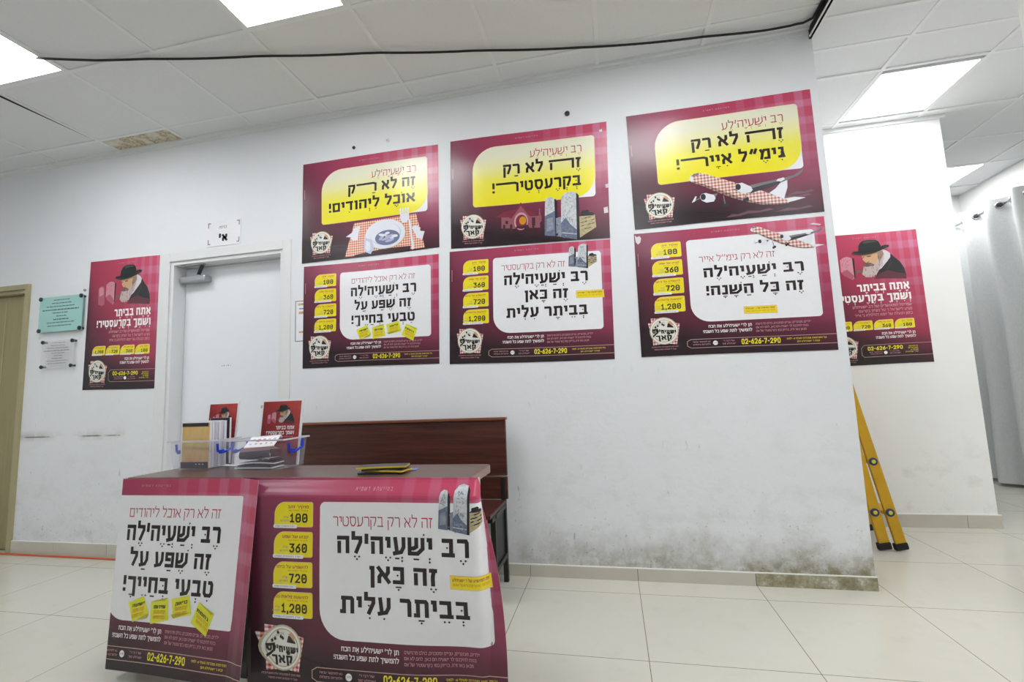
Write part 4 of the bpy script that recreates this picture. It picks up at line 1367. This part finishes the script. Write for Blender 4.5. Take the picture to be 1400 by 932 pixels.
poster('upright maroon poster of a bearded man in a black hat, on the white pier', .684, .970,
       wall_map([(1.545, 2.100), (2.229, 2.094), (2.230, 1.126), (1.547, 1.125)], PY, 8, 0.003), 'print_portrait', design_C, 'portrait posters', nu=14, nv=20)

# ------------------------------------------------------------------ table with its two hanging posters
TZ = 0.75
TXL, TXR, TYF, TYK = -1.945, -0.490, -1.136, -0.855
t = thing('table', 'narrow brown table with posters hung over its front', 'table', ((TXL + TXR) / 2, (TYF + TYK) / 2, 0))
b = MB()
cor = [(TXL, TYF), (TXR, TYF)]
rc = 0.03
pts = [(TXL, TYK), (TXL, TYF), (TXR, TYF)] + [(TXR - rc + rc * math.cos(a), TYK - rc + rc * math.sin(a)) for a in (0, .4, .8, 1.2, 1.57)]
top = [(x, y, TZ) for x, y in pts]; bot = [(x, y, TZ - 0.028) for x, y in pts]
b.poly(top, 'table_laminate'); b.poly(bot[::-1], 'table_laminate')
for i in range(len(pts)):
    j = (i + 1) % len(pts)
    b.poly([top[i], bot[i], bot[j], top[j]], 'edge_strip')
b.build('tabletop', t)
for x in (TXL + 0.05, TXR - 0.09):
    b = MB()
    b.box(x, x + 0.03, TYF + 0.03, TYK - 0.04, 0.0, TZ - 0.028, 'dark_wood')
    b.build('end_panel', t, bevel=0.002)
b = MB(); b.box(TXL + 0.08, TXR - 0.09, -1.03, -1.01, 0.42, TZ - 0.028, 'dark_wood'); b.build('stretcher', t, bevel=0.002)


def normal_map(base):
    def f(u, v, off):
        p = base(u, v)
        if off == 0: return p
        e = 1e-3
        du = base(u + e, v) - base(u - e, v); dv = base(u, v + e) - base(u, v - e)
        n = dv.cross(du).normalized()
        return p + n * off
    return f


def smooth(x, a, b):
    t = max(0.0, min(1.0, (x - a) / (b - a)))
    return t * t * (3 - 2 * t)


def drape_right(u, v):
    # hangs straight, then wraps round the table's right corner, less so towards the floor
    s = 0.985 * u
    A = math.radians(104.8 - 138.3 * v + 79.9 * v * v)
    x, y = -1.3105 + min(s, 0.84) * 0.9645, -1.1765
    if s > 0.84:
        n = max(2, int((s - 0.84) / 0.005))
        h = (s - 0.84) / n
        for k in range(n):
            a = A * smooth(0.84 + (k + .5) * h, 0.8563, 0.9065)
            x += h * math.cos(a) * (0.9645 if a < 0.1 else 1); y += h * math.sin(a)
    lo = max(0.0, v - 0.45) / 0.55
    y += 0.0457 * lo * math.exp(-((u - .849) / .16) ** 2)
    y += 0.010 * lo * math.exp(-((u - .15) / .2) ** 2)
    y -= 0.004 * math.sin(9 * u) * min(1, v * 3)
    e = 1 - smooth(u, 0, .085)
    x -= 0.085 * e
    y += 0.036 * (1 - smooth(u, 0.015, 0.042))
    top = 1 - smooth(v, 0, 0.07)          # taped up to the table edge
    y = min(y + 0.034 * top, TYF - 0.002)
    return Vector((x, y, 0.736 + 0.0145 * top - 0.70 * v))


def drape_left(u, v):
    uf = 0.322                          # beyond this it turns round the table's left corner
    q = max(u, uf)
    x = -2.243 + 0.919 * q
    y = -1.155 + 0.013 * q - 0.056 * q * v - 0.015 * v - 0.004 * math.sin(7 * q + 1) * v
    b_ = smooth(q, 0.93, 1.0) * (1 - 0.6 * v)      # right edge lies over the other poster
    y -= 0.040 * b_
    x += 0.032 * b_
    z = 0.748 - 0.70 * v
    if u < uf:
        d = (uf - u) * 0.985
        k = 0.012
        if d < k * 1.57:
            a = d / k
            return Vector((x - k * math.sin(a), y + k * (1 - math.cos(a)), z))
        return Vector((x - k, y + k + (d - k * 1.57), z))
    return Vector((x, y, z))


HUNG = 'posters hung over the table front'
poster('maroon poster with four printed yellow notes, hung on the left of the table front', .985, .70, normal_map(drape_left), 'print_maroon',
       lambda S: design_B(S, 'זה לא רק אוכל ליהודים', .372, .835, B1_LINES, notes), HUNG, nu=44, nv=16)
poster('maroon poster with printed gravestones, hung on the right of the table front', .985, .70, normal_map(drape_right), 'print_maroon',
       lambda S: design_B(S, 'זה לא רק בקרעסטיר', .338, .730, B2_LINES, lambda S: (art_stones(S, SB, 2), tag_label(S, .790, .418, .953, .482))), HUNG,
       nu=[i * .01 for i in range(10)] + [.10 + i * .025 for i in range(30)] + [.85 + i * .004 for i in range(20)] + [.935 + i * .013 for i in range(5)] + [1.0],
       nv=[i * .01 for i in range(8)] + [.08 + i * .04 for i in range(23)] + [1.0])

# ------------------------------------------------------------------ bench against the wall
BXL, BXR = -2.03, -0.605
t = thing('bench', 'dark wooden bench with high backrest against the wall behind the table', 'bench', ((BXL + BXR) / 2, -0.2, 0))
b = MB(); b.box(BXL, BXR, -0.100, -0.078, 0.568, 0.876, 'dark_wood'); b.build('backrest', t, bevel=0.003)
b = MB(); b.box(BXL, BXR, -0.096, -0.078, 0.440, 0.562, 'dark_wood'); b.build('lower_panel', t, bevel=0.003)
b = MB(); b.box(BXL - 0.004, BXR + 0.007, -0.112, -0.070, 0.877, 0.893, 'wood_edge'); b.build('top_rail', t, bevel=0.005)
b = MB(); b.box(BXL + 0.02, BXR - 0.012, -0.44, -0.10, 0.418, 0.438, 'dark_wood'); b.build('seat', t, bevel=0.004)
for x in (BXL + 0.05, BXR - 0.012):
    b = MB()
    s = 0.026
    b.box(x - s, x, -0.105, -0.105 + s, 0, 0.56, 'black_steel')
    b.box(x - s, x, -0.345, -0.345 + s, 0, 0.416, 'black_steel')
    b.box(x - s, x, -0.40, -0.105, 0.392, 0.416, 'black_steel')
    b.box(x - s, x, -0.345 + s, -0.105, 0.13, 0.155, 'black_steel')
    b.box(x - s + .008, x - .010, -0.345 + s, -0.105, 0.155, 0.392, 'black_plastic')  # black plate added to darken the gap between the posts
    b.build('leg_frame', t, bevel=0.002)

# ------------------------------------------------------------------ boxes and papers on the table
def storage_box(x0, x1, y0, y1, h, label):
    t = thing('storage_box', label, 'storage box', ((x0 + x1) / 2, (y0 + y1) / 2, TZ), 'clear boxes on the table')
    b = MB()
    w, tp = 0.0016, 0.010
    z0, z1 = TZ + 0.001, TZ + h
    B = [(x0 + tp, y0 + tp), (x1 - tp, y0 + tp), (x1 - tp, y1 - tp), (x0 + tp, y1 - tp)]
    Tt = [(x0, y0), (x1, y0), (x1, y1), (x0, y1)]
    b.poly([(x, y, z0) for x, y in B], 'clear_plastic')
    for i in range(4):
        j = (i + 1) % 4
        b.poly([(*B[i], z0), (*B[j], z0), (*Tt[j], z1), (*Tt[i], z1)], 'clear_plastic')
    b.build('body', t)
    b = MB()
    e = 0.009
    for a0, a1, c0, c1 in ((x0 - e, x1 + e, y0 - e, y0), (x0 - e, x1 + e, y1, y1 + e), (x0 - e, x0, y0, y1), (x1, x1 + e, y0, y1)):
        b.box(a0, a1, c0, c1, z1 - 0.004, z1 + 0.002, 'box_rim')
    b.build('rim', t)
    for xe, sg in ((x0, -1), (x1, 1)):
        b = MB()
        ym = (y0 + y1) / 2
        q = xe + sg * 0.004
        b.tube([(q, ym - 0.045, z1 - 0.016), (q, ym - 0.042, z1 - 0.048), (q + sg * .004, ym - 0.02, z1 - 0.056), (q + sg * .006, ym, z1 - 0.052),
                (q + sg * .004, ym + 0.02, z1 - 0.046), (q, ym + 0.042, z1 - 0.040), (q, ym + 0.045, z1 - 0.010)], 0.0052, 'blue_latch', 8)
        b.box(min(q, q + sg * .006), max(q, q + sg * .006), ym - 0.036, ym - 0.012, z1 - 0.060, z1 - 0.044, 'blue_latch')
        b.build('latch', t, smooth=False)
    return t


storage_box(-1.932, -1.722, -0.968, -0.808, 0.124, 'clear plastic box with blue latches holding upright booklets, left on the table')
storage_box(-1.634, -1.358, -0.972, -0.815, 0.124, 'clear plastic box with blue latches holding folded papers, right of the booklet box')


def booklet(x0, x1, y0, y1, z0, z1, cover, label, group=None, tilt=0.0, band=False, page='paper'):
    t = thing('booklet', label, 'booklet', ((x0 + x1) / 2, (y0 + y1) / 2, z0), group)
    T = Matrix.Translation(((x0 + x1) / 2, (y0 + y1) / 2, z0)) @ Matrix.Rotation(tilt, 4, 'X') @ Matrix.Translation((-(x0 + x1) / 2, -(y0 + y1) / 2, -z0))
    b = MB()
    b.box(x0 + .001, x1 - .002, y0 + .0012, y1 - .0012, z0 + .001, z1 - .002, page, T)
    b.build('pages', t)
    b = MB()
    b.box(x0, x1, y0, y0 + 0.001, z0, z1, cover, T)
    b.box(x0, x1, y1 - 0.001, y1, z0, z1, 'paper', T)
    b.box(x0 - 0.001, x0 + 0.0005, y0, y1, z0, z1, 'paper', T)
    if band:
        b.box(x0 + .004, x1 - .006, y0 - 0.0006, y0, z1 - 0.022, z1 - 0.006, 'dark_print', T)
        b.box(x0 + .0, x1 - .004, y0 - 0.0006, y0, z0, z0 + 0.028, 'dark_print', T)
        for q in range(7):
            xq = x0 + .07 + q * .009
            b.box(xq, xq + .006, y0 - .0011, y0 - .0005, z0 + .012 + .004 * (q % 2), z0 + .02 + .004 * ((q + 1) % 2), 'paper' if q % 2 else 'leaflet_black', T)
        b.box(x0, x0 + .004, y0 - 0.0006, y0, z0 + .028, z1, 'paper', T)
        b.box(x0 + .004, x1, y0 - 0.0006, y0, z1 - 0.006, z1, 'paper', T)
    b.build('cover', t)
    return t


booklet(-1.898, -1.750, -0.944, -0.930, TZ + .004, 0.958, 'booklet_gold', 'gold-covered booklet with dark bands, front of the left plastic box', band=True)
yb = -0.928
for k in range(5):
    w = 0.014
    booklet(-1.896 + .002 * k, -1.752 + .002 * (k % 3), yb, yb + w, TZ + .004, 0.956 + .002 * (k % 2), 'mauve_print' if k == 0 else 'paper', 'white booklet standing in the row behind the gold booklet', 'white booklets in the left box', page='paper_lilac' if k % 2 else 'paper')
    yb += w + 0.002
booklet(-1.846, -1.740, -0.8455, -0.834, TZ + .01, 0.968, 'dark_print', 'taller dark-edged booklet standing last behind the white booklets')


def brochure(x0, x1, y, z0, z1, lean, label, thick=0.007, roll=0.0):
    """sheaf of flyers, the front one printed, white edges showing"""
    t = thing('brochure', label, 'brochure', ((x0 + x1) / 2, y, z0), 'printed flyers standing in the boxes')
    cx = (x0 + x1) / 2
    W, Hh = x1 - x0, z1 - z0
    def mp(u, v, off):
        yy = -off
        zz = Hh * (1 - v)
        xx = (u - .5) * W
        xx += roll * zz
        return Vector((cx + xx, y + math.sin(lean) * zz + yy * math.cos(lean), z0 + math.cos(lean) * zz))
    b = MB()
    c8 = [mp(u, v, o) for o in (-.0014, -thick) for u, v in ((-.03, -.035), (1.045, -.035), (1.045, 1.0), (-.03, 1.0))]
    b.v = [tuple(p) for p in c8]
    for f in ((0, 1, 2, 3), (7, 6, 5, 4), (0, 4, 5, 1), (1, 5, 6, 2), (2, 6, 7, 3), (3, 7, 4, 0)):
        b.f.append(f); b.m.append(b.mi('paper'))
    b.build('back_sheets', t)
    S = Sheet(W, Hh, mp, 4, 6)
    S.W, S.H = .684, .970           # drawn as the large poster, scaled with the sheet
    def mini(S):
        S.part('sheet')
        art_portrait(S, 1)
        n = 'sheet'
        S.text(n, 'אתה בביתר', .382, .868, .394, .448, 'ink_white', .22, 1)
        S.text(n, 'ושמך בקרעסטיר!', .142, .872, .474, .526, 'ink_white', .22, 1)
        S.text(n, 'שמייסל המאושרים של רב ישעיהלע', .318, .866, .556, .574, 'ink_pink', .17, 1)
        S.text(n, 'בזמן הנעלה של יומא דהילולא', .330, .866, .60, .618, 'ink_pink', .15, 1)
        emblem(S, .196, .862, .082, caption=False)
    mini(S)
    S.build(t, 'print_red')
    return t


brochure(-1.895, -1.742, -0.826, TZ + .004, 1.032, 0.05, 'red flyer showing a man in a black hat, standing in the left box', roll=0.05)
brochure(-1.575, -1.380, -0.858, TZ + .004, 1.034, 0.06, 'red flyer showing a man in a black hat, standing in the right box', roll=0.05)


def magazine(x, y, z, w, d, rot, m, label, group=None, curl=0.0, th=0.004, top=None):
    t = thing('leaflet', label, 'leaflet', (x, y, z), group)
    b = MB()
    n = 8
    ca, sa = math.cos(rot), math.sin(rot)
    def P(a, c, h):
        return (x + a * ca - c * sa, y + a * sa + c * ca, z + h)
    for i in range(n):
        a0, a1 = -w / 2 + w * i / n, -w / 2 + w * (i + 1) / n
        h0 = curl * (math.sin(math.pi * i / n)); h1 = curl * (math.sin(math.pi * (i + 1) / n))
        q = [P(a0, -d / 2, h0), P(a1, -d / 2, h1), P(a1, d / 2, h1), P(a0, d / 2, h0)]
        r = [P(a0, -d / 2, h0 + th), P(a1, -d / 2, h1 + th), P(a1, d / 2, h1 + th), P(a0, d / 2, h0 + th)]
        b.poly(q[::-1], 'paper'); b.poly(r, top or m)
        b.poly([q[0], q[1], r[1], r[0]], m); b.poly([q[2], q[3], r[3], r[2]], m)
        if i == 0: b.poly([q[3], q[0], r[0], r[3]], m)
        if i == n - 1: b.poly([q[1], q[2], r[2], r[1]], m)
    b.build('sheets', t)
    return t


g = 'loose papers in the right box'
magazine(-1.510, -0.925, TZ + .004, .18, .07, .03, 'paper', 'flat papers at the bottom of the right plastic box', g, 0, .006, 'dark_print')
magazine(-1.505, -0.924, TZ + .012, .17, .07, -.05, 'dark_print', 'flat papers at the bottom of the right plastic box', g, .003, .005, 'mauve_print')
magazine(-1.500, -0.925, TZ + .022, .17, .068, .06, 'paper', 'flat papers at the bottom of the right plastic box', g, .004, .005, 'dark_print')
# a folded newsletter on top: dark rounded fold in front, white print above
t = thing('newsletter', 'folded newsletter with dark front and white top lying on the papers in the right box', 'newsletter', (-1.50, -0.93, TZ + .035))
b = MB()
prof = [(-.034, .004), (-.040, .016), (-.036, .032), (-.024, .046)]
n = 10
for i in range(n):
    def X(a): return -1.578 + .150 * a
    a0, a1 = i / n, (i + 1) / n
    def arc(a): return 0.012 * math.sin(math.pi * a)
    for (y0, z0), (y1, z1) in zip(prof[:-1], prof[1:]):
        zb = TZ + .040
        b.poly([(X(a0), -.925 + y0, zb + z0 - arc(a0) * .5 + .01 * a0), (X(a1), -.925 + y0, zb + z0 - arc(a1) * .5 + .01 * a1), (X(a1), -.925 + y1, zb + z1 + .01 * a1), (X(a0), -.925 + y1, zb + z1 + .01 * a0)], 'dark_print' if z0 < .03 else 'mauve_print')
    zb = TZ + .040
    b.poly([(X(a0), -.949, zb + .046 + .01 * a0), (X(a1), -.949, zb + .046 + .01 * a1), (X(a1), -.890, zb + .030 + .01 * a1), (X(a0), -.890, zb + .030 + .01 * a0)], 'paper')
b.poly([(-1.578, -.959, TZ + .036), (-1.428, -.959, TZ + .046), (-1.428, -.890, TZ + .046), (-1.578, -.890, TZ + .036)], 'paper')
b.build('folded_sheets', t)
b = MB()
T = Matrix.Translation((-1.495, -.920, TZ + .112)) @ Matrix.Rotation(-.05, 4, 'Y') @ Matrix.Rotation(.72, 4, 'X')
b.box(-.078, .070, -.03, .034, 0, .002, 'paper', T)
b.box(-.078, .070, .028, .034, -.012, .002, 'paper', T)
b.box(-.078, .070, -.033, -.029, -.006, .002, 'bread', T)
for q in range(5):
    b.box(-.06 + .026 * q, -.045 + .026 * q, .006 - .006 * (q % 2), .016, .0021, .0026, 'ink_red' if q in (1, 2) else 'ink_pink' if q % 2 else 'ink_grey', T)
    b.box(-.06 + .026 * q, -.05 + .026 * q, -.016, -.010 + .004 * (q % 2), .0021, .0026, 'ink_red' if q == 2 else 'ink_pink', T)
b.build('printed_page', t)

# black and yellow leaflets lying fanned near the front edge
g = 'black and yellow leaflets on the table'
LB = [('lowest black and yellow leaflet of the little fanned pile on the tabletop', -.868, -1.048, .16, .075, .12, 'leaflet_black'),
      ('second black and yellow leaflet of the little fanned pile, pointing right', -.845, -1.040, .16, .075, -.10, 'leaflet_yellow'),
      ('third black and yellow leaflet of the little fanned pile, mostly covered', -.858, -1.035, .165, .08, .30, 'leaflet_black'),
      ('topmost black and yellow leaflet of the little fanned pile, longest yellow edge', -.866, -1.040, .185, .07, .20, 'leaflet_yellow')]
for k, (lab, x, y, w, d, r, m) in enumerate(LB):
    magazine(x, y, TZ + .001 + .0066 * k, w, d, r, m, lab, g, .001, .0062, 'leaflet_black')
magazine(-.800, -.985, TZ + .001, .09, .05, .2, 'leaflet_blue', 'small blue and white card beside the fanned leaflets', None, 0, .0015, 'leaflet_blue')

# ------------------------------------------------------------------ small things on the wall
def plaque(name, c, label, m, ink, stud_s=.012):
    x0, z1, x1, z0 = c
    t = thing(name, label, 'plaque', ((x0 + x1) / 2, 0, z0))
    b = MB(); b.box(x0, x1, -.026, -.020, z0, z1, m)
    rnd = random.Random(int(x0 * 1000))
    w, h = x1 - x0, z1 - z0
    rows = 9
    for r in range(rows):
        ln = [.34, .42, .66, .84, .36, .18, .3, .6, .56][r]
        zc = z1 - h * (.10 + .092 * r)
        xs = (x0 + x1) / 2 - w * ln / 2
        while xs < (x0 + x1) / 2 + w * ln / 2:
            l = rnd.uniform(.012, .035)
            b.box(xs, min(xs + l, x1 - .03), -.0268, -.0262, zc - h * (.02 if r in (3, 6) else .013), zc + h * .012, ink)
            xs += l + .006
    b.build('plate', t)
    for x in (x0 + .012, x1 - .012):
        for z in (z0 + .012, z1 - .012):
            b = MB(); b.lathe((x, 0, z), (0, -1, 0), [(.008, 0), (.008, .026), (stud_s, .026), (stud_s, .033), (stud_s * .6, .036)], 'stud', 14)
            b.build('stud', t)


plaque('plaque', (-4.245, 1.890, -3.828, 1.622), 'teal glass plaque on four studs beside the olive door', 'teal_acrylic', 'engraving', .016)
plaque('plaque', (-4.196, 1.556, -3.888, 1.346), 'clear plaque on four studs under the teal plaque', 'clear_acrylic', 'engraving_grey', .014)

t = thing('door_sign', 'small white sign with a black letter above the white door', 'sign', (-2.62, 0, 2.145))
b = MB()
b.box(-2.760, -2.482, -.004, 0, 2.143, 2.330, 'paper_white')
for x, z, sx, sz in ((-2.752, 2.316, 1, -1), (-2.490, 2.316, -1, -1), (-2.752, 2.157, 1, 1), (-2.490, 2.157, -1, 1)):
    b.box(min(x, x + sx * .022), max(x, x + sx * .022), -.005, -.004, min(z, z + sz * .007), max(z, z + sz * .007), 'ink_grey')
    b.box(min(x, x + sx * .007), max(x, x + sx * .007), -.005, -.004, min(z, z + sz * .036), max(z, z + sz * .036), 'ink_grey')
q, w = layout("א'", .3)
for r in q:
    b.poly([(-2.660 + p.x * .058, -.0048, 2.175 + p.y * .05) for p in r], 'ink_black')
q, w = layout('כניסה', .18)
for r in q:
    b.poly([(-2.660 + p.x * .064 / w, -.0048, 2.268 + p.y * .018) for p in r], 'ink_grey')
b.build('plate', t)

t = thing('framed_notice', 'small framed notice half hidden behind the lower left poster', 'notice', (-1.94, 0, 1.42))
b = MB()
for a0, a1, z0, z1 in ((-2.040, -1.84, 1.690, 1.696), (-2.040, -1.84, 1.421, 1.427), (-2.040, -2.034, 1.427, 1.690), (-1.846, -1.84, 1.427, 1.690)):
    b.box(a0, a1, -.0018, 0, z0, z1, 'ink_grey')
b.build('frame', t)
b = MB(); b.box(-2.034, -1.846, -.0012, 0, 1.427, 1.690, 'paper')
for x0, x1, z0, z1, m in ((-2.018, -1.90, 1.664, 1.678, 'stone_gold'), (-2.01, -1.9, 1.637, 1.645, 'ink_grey'), (-2.012, -1.9, 1.605, 1.622, 'bread'), (-2.010, -1.9, 1.478, 1.490, 'bread')):
    b.box(x0, x1, -.0017, -.0012, z0, z1, m)
b.build('sheet', t)

for x, z, r, lab, m in ((-1.604, 2.714, .011, 'dark screw in the wall above the plate of food poster', 'stud'), (-.165, 2.712, .016, 'large dark screw plug in the wall above the middle poster', 'stud'),
                        (-1.357, 2.726, .010, 'white patched screw hole above the plate of food poster, right one', 'paint_line'), (-3.845, 1.925, .010, 'grey screw in the wall by the corner of the teal plaque', 'engraving_grey')):
    b = MB()
    b.lathe((x, .004, z), (0, -1, 0), [(r * .7, 0), (r, .004), (r, .010), (r * .55, .014)], m, 12)
    b.beam((x - r * .5, -.0105, z - r * .2), (x + r * .5, -.0105, z + r * .2), r * .25, .001, 'black_plastic', up=Vector((0, 1, 0)))
    tag(b.build('wall_screw', origin=(x, 0, z)), lab, 'screw', 'screws in the wall')

# ------------------------------------------------------------------ cables
pts = []
base = [(-2.994, -.91), (-2.70, -.82), (-2.366, -.735), (-1.75, -.595), (-1.164, -.463), (-.55, -.318), (.032, -.190), (.55, -.118), (.95, -.078), (1.14, -.075), (1.178, -.10), (1.184, -.3), (1.184, -1.0), (1.184, -2.4)]
for i in range(len(base) - 1):
    for k in range(6):
        a = k / 6
        x = base[i][0] * (1 - a) + base[i + 1][0] * a; y = base[i][1] * (1 - a) + base[i + 1][1] * a
        pts.append((x, y, H - .010 - (.006 * abs(math.sin(x * 5.2)) if x < 1.1 else 0)))
pts.append((base[-1][0], base[-1][1], H - .010))
b = MB(); b.tube(pts, .0062, 'black_rubber', 8)
tag(b.build('ceiling_cable', smooth=True), 'thin black cable strung across the ceiling tiles to the corner step', 'cable')
b = MB()
pts = [(-5.6, -.03, .006), (-5.0, -.028, .007), (-4.6, -.024, .007), (-4.2, -.03, .006), (-3.9, -.032, .006), (-3.5, -.04, .007), (-3.2, -.043, .006), (-2.6, -.04, .006), (-2.2, -.05, .006)]
b.tube(pts, .0058, 'orange_cable', 8)
tag(b.build('floor_cable', smooth=True), 'orange cable lying on the floor along the left baseboard', 'cable')

# ------------------------------------------------------------------ ladder in the niche behind the wall end
t = thing('stepladder', 'yellow folding stepladder leaning in the niche behind the poster wall', 'ladder', (1.58, .8, 0))
def rail(fx, slope, y, L):
    top = Vector((fx - slope * L, y, L)); foot = Vector((fx, y, .03))
    b = MB(); b.beam(foot, top, .024, .058, 'yellow_ladder', up=Vector((1, 0, 0)))
    r = b.build('rail', t, bevel=.003)
    b = MB()
    f0 = Vector((fx + slope * .0, y, 0))
    T = Matrix.Translation((fx + .002, y, 0)) @ Matrix.Rotation(-math.atan(slope), 4, 'Y')
    b.box(-.036, .036, -.018, .018, .008, .05, 'black_rubber', T)
    b.build('foot', t, bevel=.009)
    return r
YN, YFR = .60, .98
for fx, sl, hs in ((1.629, .190, (.225, .525, 1.0, 1.3)), (1.541, .158, (.225, .80, 1.35))):
    rail(fx, sl, YN, 1.66); rail(fx, sl, YFR, 1.66)
    for hz in hs:
        x = fx - sl * hz
        b = MB()
        T = Matrix.Translation((x, (YN + YFR) / 2, hz)) @ Matrix.Rotation(-math.atan(sl), 4, 'Y')
        wd = .028 if fx < 1.6 else .03
        b.box(-wd, wd, -(YFR - YN) / 2 + .012, (YFR - YN) / 2 - .012, -.010, .010, 'yellow_ladder', T)
        st = b.build('rung', t, bevel=.002)
        for yy, dr in ((YN - .012, -1), (YFR + .012, 1)):
            b = MB()
            b.lathe((x, yy, hz), (0, dr, 0), [(.024, -.002), (.024, .004), (.019, .007)], 'rivet_blue', 18)
            b.lathe((x, yy + dr * .007, hz), (0, dr, 0), [(.012, 0), (.010, .003)], 'rivet_yellow', 14)
            b.build('rivet', t)
b = MB(); b.box(1.272, 1.335, YN - .02, YFR + .02, 1.64, 1.70, 'black_plastic'); b.build('top_cap', t, bevel=.008)

# ------------------------------------------------------------------ curtain by the right wall
t = thing('curtain', 'pale grey eyelet curtain hanging on a rod beyond the white pier', 'curtain', (3.52, 2.2, 0.02))
CX, CZ0, CZ1 = 3.50, .03, 2.60
CY0, CY1, PER = 2.80, .90, .29
def cur(y, z):
    a = 2 * math.pi * (y - 2.585) / PER
    k = .055 + .01 * math.sin(z * 2.1 + y * 3)
    top = max(0, (z - 2.43) / .15)
    return Vector((CX + k * math.sin(a + .35 * math.sin(z * 1.4)) + .012 * math.sin(3.1 * z + 7 * y) * (1 - top), y + .02 * math.sin(1.7 * z + 5 * y) * (1 - top), z))
b = MB()
NY, NZ = 140, 26
for j in range(NZ + 1):
    for i in range(NY + 1):
        y = CY0 + (CY1 - CY0) * i / NY
        b.v.append(tuple(cur(y, CZ0 + (CZ1 - CZ0) * j / NZ + (.012 * math.sin(2 * math.pi * (y - 2.5) / PER) if j == NZ else 0))))
for j in range(NZ):
    for i in range(NY):
        a = j * (NY + 1) + i
        b.f.append((a, a + 1, a + NY + 2, a + NY + 1)); b.m.append(b.mi('curtain_cloth'))
b.build('cloth', t, smooth=True)
yr = 2.585
n = 0
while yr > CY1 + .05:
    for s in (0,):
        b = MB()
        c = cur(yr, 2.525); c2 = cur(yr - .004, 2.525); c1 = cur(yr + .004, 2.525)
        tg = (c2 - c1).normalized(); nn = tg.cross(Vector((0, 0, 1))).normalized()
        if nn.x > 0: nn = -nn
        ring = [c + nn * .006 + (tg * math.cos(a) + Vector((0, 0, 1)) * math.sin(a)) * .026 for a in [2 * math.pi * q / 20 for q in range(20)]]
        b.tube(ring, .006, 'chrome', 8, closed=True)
        b.poly([c + nn * .004 + (tg * math.cos(a) + Vector((0, 0, 1)) * math.sin(a)) * .022 for a in [2 * math.pi * q / 20 for q in range(20)]], 'plane_grey')  # flat grey disc paints the shaded hole, the cloth is not cut
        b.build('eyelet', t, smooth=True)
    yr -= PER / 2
t = thing('curtain_rod', 'thin chrome rod carrying the grey curtain', 'curtain rod', (3.50, 2.0, 2.52))
b = MB(); b.tube([(CX, 2.97, 2.525), (CX, .2, 2.525)], .011, 'chrome', 12); b.build('rod', t, smooth=True)
for y in (2.955, .45):
    b = MB(); b.beam((CX, y, 2.525), (RX, y, 2.525), .012, .02, 'chrome'); b.lathe((RX - .002, y, 2.525), (-1, 0, 0), [(.03, 0), (.03, .008)], 'chrome', 14); b.build('bracket', t)
